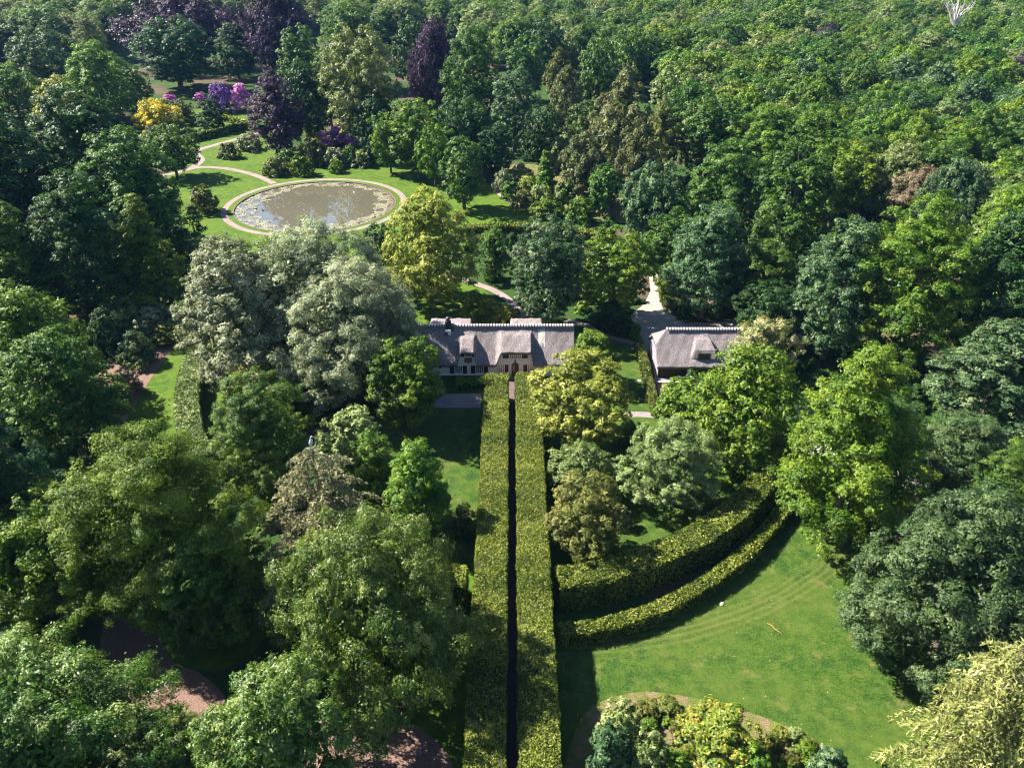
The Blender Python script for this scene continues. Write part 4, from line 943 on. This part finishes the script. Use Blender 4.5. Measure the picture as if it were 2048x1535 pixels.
for (px, py, w, m, lb) in [(1335, 1438, 16, 'lime', 'tiny lime tuft inside the shrub bed clearing'), (1352, 1455, 14, 'olive', 'tiny olive tuft inside the shrub bed clearing'), (1348, 1478, 12, 'brown', 'tiny brown tuft inside the shrub bed clearing'), (1300, 1448, 20, 'lime', 'small lime tuft under the brownish shrub'), (1322, 1420, 18, 'green', 'small green tuft at the bed top'), (1560, 1462, 20, 'yellow', 'small yellow tuft on the bed rim'), (1590, 1465, 18, 'pale', 'small pale tuft on the bed rim'),
  (1620, 1488, 20, 'olive', 'small olive tuft on the bed rim'), (1572, 1530, 22, 'lime', 'small lime tuft in the bare patch'), (1545, 1520, 18, 'olive', 'small olive tuft left of the bare patch'), (1240, 1465, 24, 'green', 'small green tuft between the grey green shrubs'), (1372, 1500, 18, 'yellow', 'small yellow tuft under the orange shrub'), (1230, 1520, 22, 'blue', 'small bluish tuft in the hedge shadow'), (1290, 1412, 18, 'yellow', 'small yellow tuft on the top rim'), (1655, 1500, 16, 'silver', 'small silvery tuft at the bed tip')]:
    T('spiky' if k_ % 2 else 'shrub', m, px-w, px+w, py-w*.8, py+w*.8, lb, 'low_plant', 'plant', clear=0, trunk=False, group='low plants in the bottom bed', px=2.3); k_ += 1
print('planted', len(PLANTED))
# ------------------------------------------------------------------ trees with hanging strands
def strand_tree(name, label, pos, a, h, z0, mat, seed, nl, L, W, sl, rise=.25, cat='tree', tip=0.0, rz=0.0, dens=1.0, prof=1.0):
    """limbs arching out of a straight trunk with foliage hanging from them in strands"""
    rg = np.random.default_rng(seed); root = empty(name, (pos[0], pos[1], 0), rz); tag(root, label, cat)
    A = Acc(); A.add(*tube([(0, 0, -.1), (0, 0, h*.3), (.1, 0, h*.7), (0, .1, h*.97)], [.028*h, .02*h, .012*h, .003*h], 8))
    P = []; D = []; TN = []
    for i in range(nl):
        f = (i+.5)/nl; z = z0+(h*.97-z0)*f; th = i*2.399963+rg.uniform(-.4, .4)
        ln = a*((1-f)**prof*.92+.08)*rg.uniform(.75, 1.15); d = np.array([math.cos(th), math.sin(th), 0.0]); sd = np.array([-d[1], d[0], 0])
        m = max(5, int(ln/.32)); t = np.linspace(0, 1, m)
        bend = rg.uniform(-.2, .2)
        C = np.array([0, 0, z]) + d*(ln*t)[:, None] + sd*(bend*ln*t**2)[:, None] + np.array([0, 0, 1.0])*(rise*ln*t*(1-t)*2.2 - (.33-tip)*ln*t**2)[:, None]
        A.add(*tube([tuple(C[k]) for k in (0, m//3, 2*m//3, m-1)], [.010*h*(1-f)+.03, .05, .035, .012], 5))
        tb = rg.normal(0, .12)
        for k in range(1, m):
            for sgn in (-1, 1, 0):
                q = C[k].copy(); l2 = sl*(.35+.65*math.sin(PI*min(1, t[k]*.9+.08)))*rg.uniform(.5, 1.2); ns = max(3, int(l2/(L*.42)*dens))
                dr = d*.45+sd*sgn*rg.uniform(.4, 1.0)+rg.normal(0, .15, 3); v = np.array([dr[0], dr[1], .15])
                st = rg.normal(0, .1)
                for j in range(ns):
                    v = v*.80+np.array([0, 0, -1.0])*.24; vv = v/np.linalg.norm(v); q = q+vv*(l2/ns)
                    P.append(q+rg.normal(0, .05, 3)); D.append(vv+rg.normal(0, .25, 3)); TN.append(.5+tb+st+rg.normal(0, .14))
    P = np.array(P); D = np.array(D); TN = np.array(TN)
    Nn = rg.normal(0, .6, P.shape)+np.array([0, 0, .8])
    k = P[:, 2] > .1; V, Fc, Tn = leaves(P[k], Nn[k], rg, L, W, TN[k], tdir=D[k], tmix=.85)
    obj_me('crown', mesh_np('crown', V, Fc, Tn), LEAF[mat], root)
    A.build('trunk', BARK, root, True)
    return root
x, y, a, b = solve(490, 775, 885, 1165, .6, 1.0); hc = 2*b*1.02
tp = G(622, 893, 17.5)
strand_tree('drooping_conifer', 'drooping brown green conifer with a heron on its top, left foreground', (tp.x, tp.y), 10.0, 17.5, 1.0, 'conifer', 4, 70, .34, .13, 1.2, rise=.3, prof=.5, tip=.0, dens=1.6)
PLANTED.append((tp.x, tp.y, 7))
x, y, a, b = solve(1810, 2150, 1245, 1640, .5, 1.0)
strand_tree('weeping_tree', 'pale yellow green weeping tree in the bottom right corner', (x, y), a*1.05, 2*b, 2.0, 'weep', 9, 60, .42, .13, 2.4, rise=.5, prof=.55, tip=.08)
PLANTED.append((x, y, a))

# bare trees
def bare_tree(name, label, pos, h, spread, mat, seed, n=14):
    rnd = random.Random(seed); A = Acc(); root = empty(name, (pos[0], pos[1], 0)); tag(root, label, 'tree')
    A.add(*tube([(0, 0, -.1), (0, 0, h*.5), (.2, 0, h*.8)], [.35, .28, .2], 8)).build('trunk', mat, root, True); B = Acc()
    for i in range(n):
        th = i*2.4+rnd.random(); z = h*rnd.uniform(.5, .8); l = spread*rnd.uniform(.6, 1.1)
        p1 = Vector((math.cos(th)*l*.5, math.sin(th)*l*.5, z+(h-z)*.6)); p2 = Vector((math.cos(th)*l, math.sin(th)*l, h*rnd.uniform(.9, 1.1)))
        B.add(*tube([(0, 0, z), p1, p2], [.2, .13, .05], 6))
        for k in range(3):
            s0 = p1.lerp(p2, rnd.uniform(.2, .8)); B.add(*tube([s0, s0+Vector((rnd.uniform(-1, 1), rnd.uniform(-1, 1), rnd.uniform(.4, 1.2)))*l*.3], [.08, .03], 5))
    B.build('branches', mat, root, True); PLANTED.append((pos[0], pos[1], 2))
q = G(1922, 4, 27); bare_tree('dead_tree', 'white leafless dead tree rising from the wood at the top right', (q.x, q.y), 27, 6, DEADWOOD, 2, 22)
# twiggy dead brown crown in the wood
x, y, a, b = solve(1795, 1920, 335, 420, 9, .5)
o = plant('spiky', 'dead_brown_tree', (x, y), a, b, 9, LEAF['brown'], 'brown half dead tree in the wood on the right', 'tree', seed=77, px=1.8); PLANTED.append((x, y, a))

# ------------------------------------------------------------------ the wood around the garden
def pxof(x, y, z):
    zz = z-CAM_H; dep = y*CP-zz*SP; return 1024+F*x/dep, 767.5-F*(y*SP+zz*CP)/dep
WOODS = [('right', np.array([(1380, 250), (1320, 110), (1180, 90), (1000, 100), (930, 45), (640, 45), (610, -70), (2330, -70), (2330, 640), (2060, 640), (1960, 470), (1900, 400), (1680, 360), (1520, 270)])),
         ('left', np.array([(-330, -70), (610, -70), (600, 20), (470, 0), (255, 15), (200, 60), (130, 70), (20, 60), (-330, 160)])),
         ('edge', np.array([(-400, 160), (-60, 200), (-90, 560), (-150, 800), (-190, 1150), (-400, 1200)]))]
KINDS = [  # crown kind, leaf, weight, label, key, shapes
 ('broad', 'green', 5, 'mid green broadleaf tree', 4), ('lumpy', 'green', 4, 'rounded mid green tree', 4), ('broad', 'lime', 4, 'yellow green broadleaf tree', 3), ('fine', 'pale', 2.0, 'pale green fine leaved tree', 2),
 ('broad', 'blue', 1.6, 'bluish green broadleaf tree', 3), ('feather', 'pale', .9, 'pale feathery conifer', 2), ('birch', 'birch', .6, 'greyish birch', 2), ('dense', 'dark', 1.0, 'dark green dense tree', 2), ('lumpy', 'lime', 2.0, 'rounded yellow green tree', 2)]
rnd = random.Random(11); W = [k[2] for k in KINDS]; cand = []
yy = 60.0
row = 0
while yy < 620:
    step = 9.6+max(0, yy-170)*.012; row += 1
    xx = -(yy*.95+40)+(row % 2)*step/2
    while xx < yy*.95+40:
        x, y = xx+rnd.uniform(-.32, .32)*step, yy+rnd.uniform(-.3, .3)*step; a = step*rnd.uniform(.58, .86); h = rnd.uniform(14, 20)+min(4, y*.008)
        px, py = pxof(x, y, h*.65); xx += step
        zone = next((z for z, poly in WOODS if inside(poly, px, py)), None)
        if zone is None: continue
        if any((x-u)**2+(y-v)**2 < (.62*(a+r))**2 for u, v, r in PLANTED): continue
        cand.append((x, y, a, h, zone, px, py))
    yy += step*.88
def apparent(c): return c[2]/depth_of(c[1], c[3])
inview = [c for c in cand if -80 < c[5] < 2130 and c[6] > -60]
inview.sort(key=lambda c: -apparent(c)); NEAR = set(id(c) for c in inview[:195])
outside = [c for c in cand if not (-80 < c[5] < 2130)]
print('wood candidates', len(cand), 'in view', len(inview))
far = []
MARKS = [(pxof(u, v, 14)[:2], t) for (u, v, t) in [(*G(1652, 80, 20)[:2], 'the copper beech in the wood'), (*G(2040, 150, 20)[:2], 'the copper beech at the right edge'), (*G(1857, 370, 14)[:2], 'the brown half dead tree'), (*G(1922, 10, 27)[:2], 'the white dead tree'),
  (*G(1240, 230, 14)[:2], 'the big drooping birch'), (*G(870, 130, 14)[:2], 'the tall copper beech'), (*G(550, 70, 18)[:2], 'the large copper beech'), (*G(90, 110, 18)[:2], 'the pale bluish tree'), (*G(1820, 520, 14)[:2], 'the big yellow green maple'), (*G(340, 90, 18)[:2], 'the tall dark green oak'), (*G(1430, 370, 14)[:2], 'the wood edge green tree')]]
RANK = ['nearest', 'second nearest', 'third nearest', 'fourth nearest', 'fifth nearest', 'sixth nearest', 'seventh nearest', 'eighth nearest', 'ninth nearest', 'tenth nearest', 'eleventh nearest', 'twelfth nearest', 'thirteenth nearest', 'fourteenth nearest']
for c in cand:
    if id(c) not in NEAR: far.append(c)
near = []
for i, c in enumerate(cand):
    if id(c) in NEAR:
        d, (mx, my), nm = min((math.hypot(c[5]-m[0], c[6]-m[1]), m, t) for m, t in MARKS)
        dx, dy = c[5]-mx, c[6]-my; side = ('right of' if dx > 0 else 'left of') if abs(dx) > abs(dy) else ('below' if dy > 0 else 'above')
        near.append((c, i, rnd.choices(KINDS, W)[0], d, side, nm))
cl = {}
for q in near: cl.setdefault((q[2][3], q[4], q[5]), []).append(q)
for (kn, side, nm), lst in cl.items():
    lst.sort(key=lambda q: q[3])
    for r_, (c, i, k, d, _, _) in enumerate(lst):
        x, y, a, h, zone, px, py = c; tier = 3 if y < 190 else 4
        lb = (RANK[min(r_, 13)]+' ' if len(lst) > 1 else '')+kn+' '+side+' '+nm
        plant(k[0], {'feather': 'conifer_tree', 'birch': 'birch_tree'}.get(k[0], 'broadleaf_tree'), (x, y), a*(.8 if k[0] == 'feather' else 1), h*(.38 if k[0] != 'feather' else .45), h*(.24 if k[0] != 'feather' else .1), LEAF[k[1]], lb, 'tree', 'trees of the wood around the garden',
          seed=1000+i, key=(k[0], tier), nmax=k[4]+1, barkm=BIRCHBARK if k[0] == 'birch' else None, px=1.9)
def gn_scatter(name, pts, objs, label, cat):
    """one object that repeats existing crowns at its own points"""
    me = bpy.data.meshes.new(name); me.from_pydata([p[:3] for p in pts], [], [])
    for nm, col in (('sc', 3), ('rot', 4), ('pick', 5), ('sz', 6)):
        at = me.attributes.new(nm, 'FLOAT', 'POINT'); at.data.foreach_set('value', [float(p[col]) for p in pts])
    o = bpy.data.objects.new(name, me); link(o); tag(o, label, cat, kind='stuff')
    ng = bpy.data.node_groups.new(name, 'GeometryNodeTree'); ng.interface.new_socket('Geometry', in_out='INPUT', socket_type='NodeSocketGeometry'); ng.interface.new_socket('Geometry', in_out='OUTPUT', socket_type='NodeSocketGeometry')
    nd = ng.nodes; gi = nd.new('NodeGroupInput'); go = nd.new('NodeGroupOutput'); g2i = nd.new('GeometryNodeGeometryToInstance')
    for ob in objs:
        oi = nd.new('GeometryNodeObjectInfo'); oi.inputs['Object'].default_value = ob; oi.inputs['As Instance'].default_value = True; oi.transform_space = 'ORIGINAL'
        ng.links.new(oi.outputs['Geometry'], g2i.inputs[0]) if False else None
    join = nd.new('GeometryNodeJoinGeometry'); ip = nd.new('GeometryNodeInstanceOnPoints')
    def attr(nm, ty='FLOAT'):
        q = nd.new('GeometryNodeInputNamedAttribute'); q.data_type = ty; q.inputs['Name'].default_value = nm; return q.outputs['Attribute']
    outs = []
    for n_, ob in enumerate(objs):
        oi = nd.new('GeometryNodeObjectInfo'); oi.inputs['Object'].default_value = ob; oi.inputs['As Instance'].default_value = True; oi.transform_space = 'ORIGINAL'
        ip = nd.new('GeometryNodeInstanceOnPoints'); cmp_ = nd.new('FunctionNodeCompare'); cmp_.data_type = 'FLOAT'; cmp_.operation = 'EQUAL'; cmp_.inputs[1].default_value = float(n_); cmp_.inputs['Epsilon'].default_value = .1
        ng.links.new(attr('pick'), cmp_.inputs[0]); ng.links.new(gi.outputs[0], ip.inputs['Points']); ng.links.new(cmp_.outputs[0], ip.inputs['Selection']); ng.links.new(oi.outputs['Geometry'], ip.inputs['Instance'])
        cx = nd.new('ShaderNodeCombineXYZ'); ng.links.new(attr('rot'), cx.inputs[2]); ng.links.new(cx.outputs[0], ip.inputs['Rotation'])
        cs = nd.new('ShaderNodeCombineXYZ'); ng.links.new(attr('sc'), cs.inputs[0]); ng.links.new(attr('sc'), cs.inputs[1]); ng.links.new(attr('sz'), cs.inputs[2]); ng.links.new(cs.outputs[0], ip.inputs['Scale'])
        ng.links.new(ip.outputs[0], join.inputs[0])
    ng.links.new(join.outputs[0], go.inputs[0]); md = o.modifiers.new('scatter', 'NODES'); md.node_group = ng
    return o
# far crowns repeat shapes of the wood trees
src = []; seen = set()
for o in bpy.data.objects:
    if o.name.startswith('crown') and o.parent and o.parent.get('group', '') == 'trees of the wood around the garden':
        kk = (o.data.name, o.material_slots[0].material.name)
        if kk not in seen and len(src) < 22: seen.add(kk); src.append((o, max(abs(v.co.x) for v in o.data.vertices), max(v.co.z for v in o.data.vertices)))
pts = []
for c in far:
    k = rnd.randrange(len(src)); o, a0, h0 = src[k]; pts.append((c[0], c[1], 0, c[2]/a0*1.1, rnd.uniform(0, 6.28), k, c[3]/h0))
tris = sum(len(m.polygons) for m in bpy.data.meshes); print('TRIS', tris); print('far', len(pts), 'src', len(src))
gn_scatter('far_wood', pts, [q[0] for q in src], 'dense far wood fading into haze along the top of the view', 'wood')
# undergrowth in the shade between the trees
src2 = [o for o in bpy.data.objects if o.name.startswith('foliage') and o.parent and o.parent.name.startswith('round_shrub') and o.material_slots[0].material.name in ('green_leaf', 'blue_green_leaf', 'dark_leaf', 'lime_leaf')][:8]
dim = [(max(abs(v.co.x) for v in o.data.vertices)) for o in src2]; pts = []
for i in range(5200):
    y = rnd.uniform(30, 260); x = rnd.uniform(-.85*y-15, .85*y+15)
    if any(inside(p, x, y) for p in OPEN) or (HX0-1 < x < HX1+1 and 95 < y < 107) or (19 < x < 38 and 94 < y < 107) or abs(x) < 5 and y < 97: continue
    if (x-POND.x)**2+(y-POND.y)**2 < 23**2: continue
    k = rnd.randrange(len(src2)); r_ = rnd.uniform(.8, 2.2); pts.append((x, y, -.1, r_/dim[k], rnd.uniform(0, 6.28), k, r_/dim[k]*rnd.uniform(.5, .9)))
    if len(pts) >= 2300: break
print('undergrowth', len(pts))
gn_scatter('undergrowth', pts, src2, 'low dark undergrowth between the trees', 'undergrowth')

# ------------------------------------------------------------------ birds and small things
def loft(pts, rads, n=10): return tube(pts, rads, n)
M_HERON = m_plain('heron_grey', (.42, .46, .54), 0.8, 0.2, 8.0); M_BEAK = m_plain('heron_beak', (.45, .33, .12), 0.6)
M_DUCK = m_plain('duck_brown', (.05, .04, .03), 0.8, 0.2, 9.0)
hr = empty('heron', (tp.x+.05, tp.y, 17.3)); tag(hr, 'grey heron standing on the top of the drooping conifer', 'bird')
A = Acc(); A.add(*tube([(-.10, 0, .28), (-.08, 0, .40), (-.02, 0, .62), (.05, 0, .86), (.06, 0, 1.0), (.02, 0, 1.08), (.05, 0, 1.2), (.12, 0, 1.27), (.18, 0, 1.25), (.2, 0, 1.24)], [.02, .10, .17, .15, .10, .065, .055, .075, .05, .03], 10))
A.add(*tube([(0, .06, .5), (.01, .06, .25), (0, .06, 0)], [.03, .018, .015], 6)).add(*tube([(0, -.06, .5), (.01, -.06, .25), (0, -.06, 0)], [.03, .018, .015], 6)); A.build('body', M_HERON, hr, True)
A = Acc(); A.add(*tube([(.18, 0, 1.25), (.3, 0, 1.235), (.42, 0, 1.22)], [.035, .022, .004], 6)).build('beak', M_BEAK, hr, True)
for (px, py, rz, lb) in ((512, 419, .4, 'left one of two dark ducks swimming on the pond'), (526, 421, 2.6, 'right one of two dark ducks swimming on the pond')):
    p = G(px, py, -.22); dk = empty('duck', (p.x, p.y, -.26), rz); tag(dk, lb, 'bird', 'ducks on the pond')
    A = Acc(); A.add(*tube([(-.34, 0, .2), (-.26, 0, .16), (-.1, 0, .12), (.1, 0, .12), (.22, 0, .18), (.27, 0, .3), (.3, 0, .38), (.36, 0, .41), (.4, 0, .4)], [.02, .09, .17, .17, .12, .07, .075, .06, .02], 10)).build('body', M_DUCK, dk, True)
    A = Acc(); A.add(*tube([(.39, 0, .39), (.48, 0, .37)], [.035, .018], 6)).build('beak', M_BEAK, dk, True)
p = G(1548, 1256, 0); tw = empty('fallen_twig', (p.x, p.y, .03), R(-52)); tag(tw, 'thin orange brown fallen twig on the big lawn', 'twig')
A = Acc(); A.add(*tube([(-.75, 0, .02), (-.3, .08, .05), (.2, -.05, .03), (.8, .05, .02)], [.02, .035, .03, .012], 6)).add(*tube([(.1, -.03, .03), (.35, .25, .04)], [.02, .008], 5)); A.build('stem', m_plain('orange_twig', (.50, .20, .05), .8), tw, True)
def stone(label, px, py, s, col, name='flat_stone', grp=None):
    p = G(px, py); rg = random.Random(px); o = empty(name, (p.x, p.y, 0), rg.random()*3); tag(o, label, 'stone', grp)
    bm = bmesh.new(); bmesh.ops.create_icosphere(bm, subdivisions=2, radius=s)
    for v in bm.verts: v.co = Vector((v.co.x*(1+rg.uniform(-.15, .15)), v.co.y*(.7+rg.uniform(-.1, .1)), max(-.02, v.co.z*.3)+.02))
    me = bpy.data.meshes.new('body'); bm.to_mesh(me); bm.free(); obj_me('body', me, col, o)
M_PALE = m_plain('pale_stone', (.62, .58, .54), .85, .3, 6.0)
stone('pale flat stone on the lawn beside the narrow box hedge, nearer the driveway', 1266, 697, .3, M_PALE, grp='pale stones on the garden lawn'); stone('pale flat stone on the lawn beside the narrow box hedge, nearer the golden tree', 1279, 761, .3, M_PALE, grp='pale stones on the garden lawn')
stone('worn pale stump on the big lawn near the low hedge', 1443, 1207, .32, m_plain('worn_wood', (.46, .33, .22), .9, .2, 5.0), 'tree_stump')
rk = G(1412, 612); stone('grey boulder on the mulch patch by the driveway', 1410, 614, .9, M_STONE, 'boulder')

rg = np.random.default_rng(21); P = []; TN = []
LAWNS = [o for o in bpy.data.objects if 'lawn' in o.name or 'grass' in o.name]
for i in range(9000):
    y = rg.uniform(36, 130); x = rg.uniform(-45, 50)
    if abs(x) < 4: continue
    hit = any(inside(p, x, y) for p in LAWN_POLYS)
    if hit and rg.random() < .16: P.append((x, y, .03)); TN.append(rg.uniform(0, 1))
P = np.array(P); V, Fc, Tn = leaves(P, np.tile([0, 0, 1.0], (len(P), 1))+rg.normal(0, .25, P.shape), rg, .11, .07, np.array(TN))
tag(obj_me('fallen_leaves', mesh_np('fallen_leaves', V, Fc, Tn), leafmat('fallen_leaf', (.20, .10, .03), (.38, .28, .10), (.55, .48, .28), transl=.05)), 'scattered fallen leaves and petals on the lawns', 'leaves', kind='stuff')

# ------------------------------------------------------------------ air
hz_m = bpy.data.materials.new('haze'); hz_m.use_nodes = True; t = hz_m.node_tree
t.nodes.remove(t.nodes['Principled BSDF']); pv = t.nodes.new('ShaderNodeVolumePrincipled'); pv.inputs['Color'].default_value = (.22, .50, 1.0, 1); pv.inputs['Density'].default_value = 0.00005; pv.inputs['Anisotropy'].default_value = 0.0
t.links.new(pv.outputs[0], t.nodes['Material Output'].inputs['Volume'])
HAZE = True
if HAZE:
    hb = box('haze', (-1790, -390, -1.5), (1790, 2390, 62), hz_m); hb['kind'] = 'stuff'; tag(hb, 'thin blue summer haze over the distant wood', 'haze')
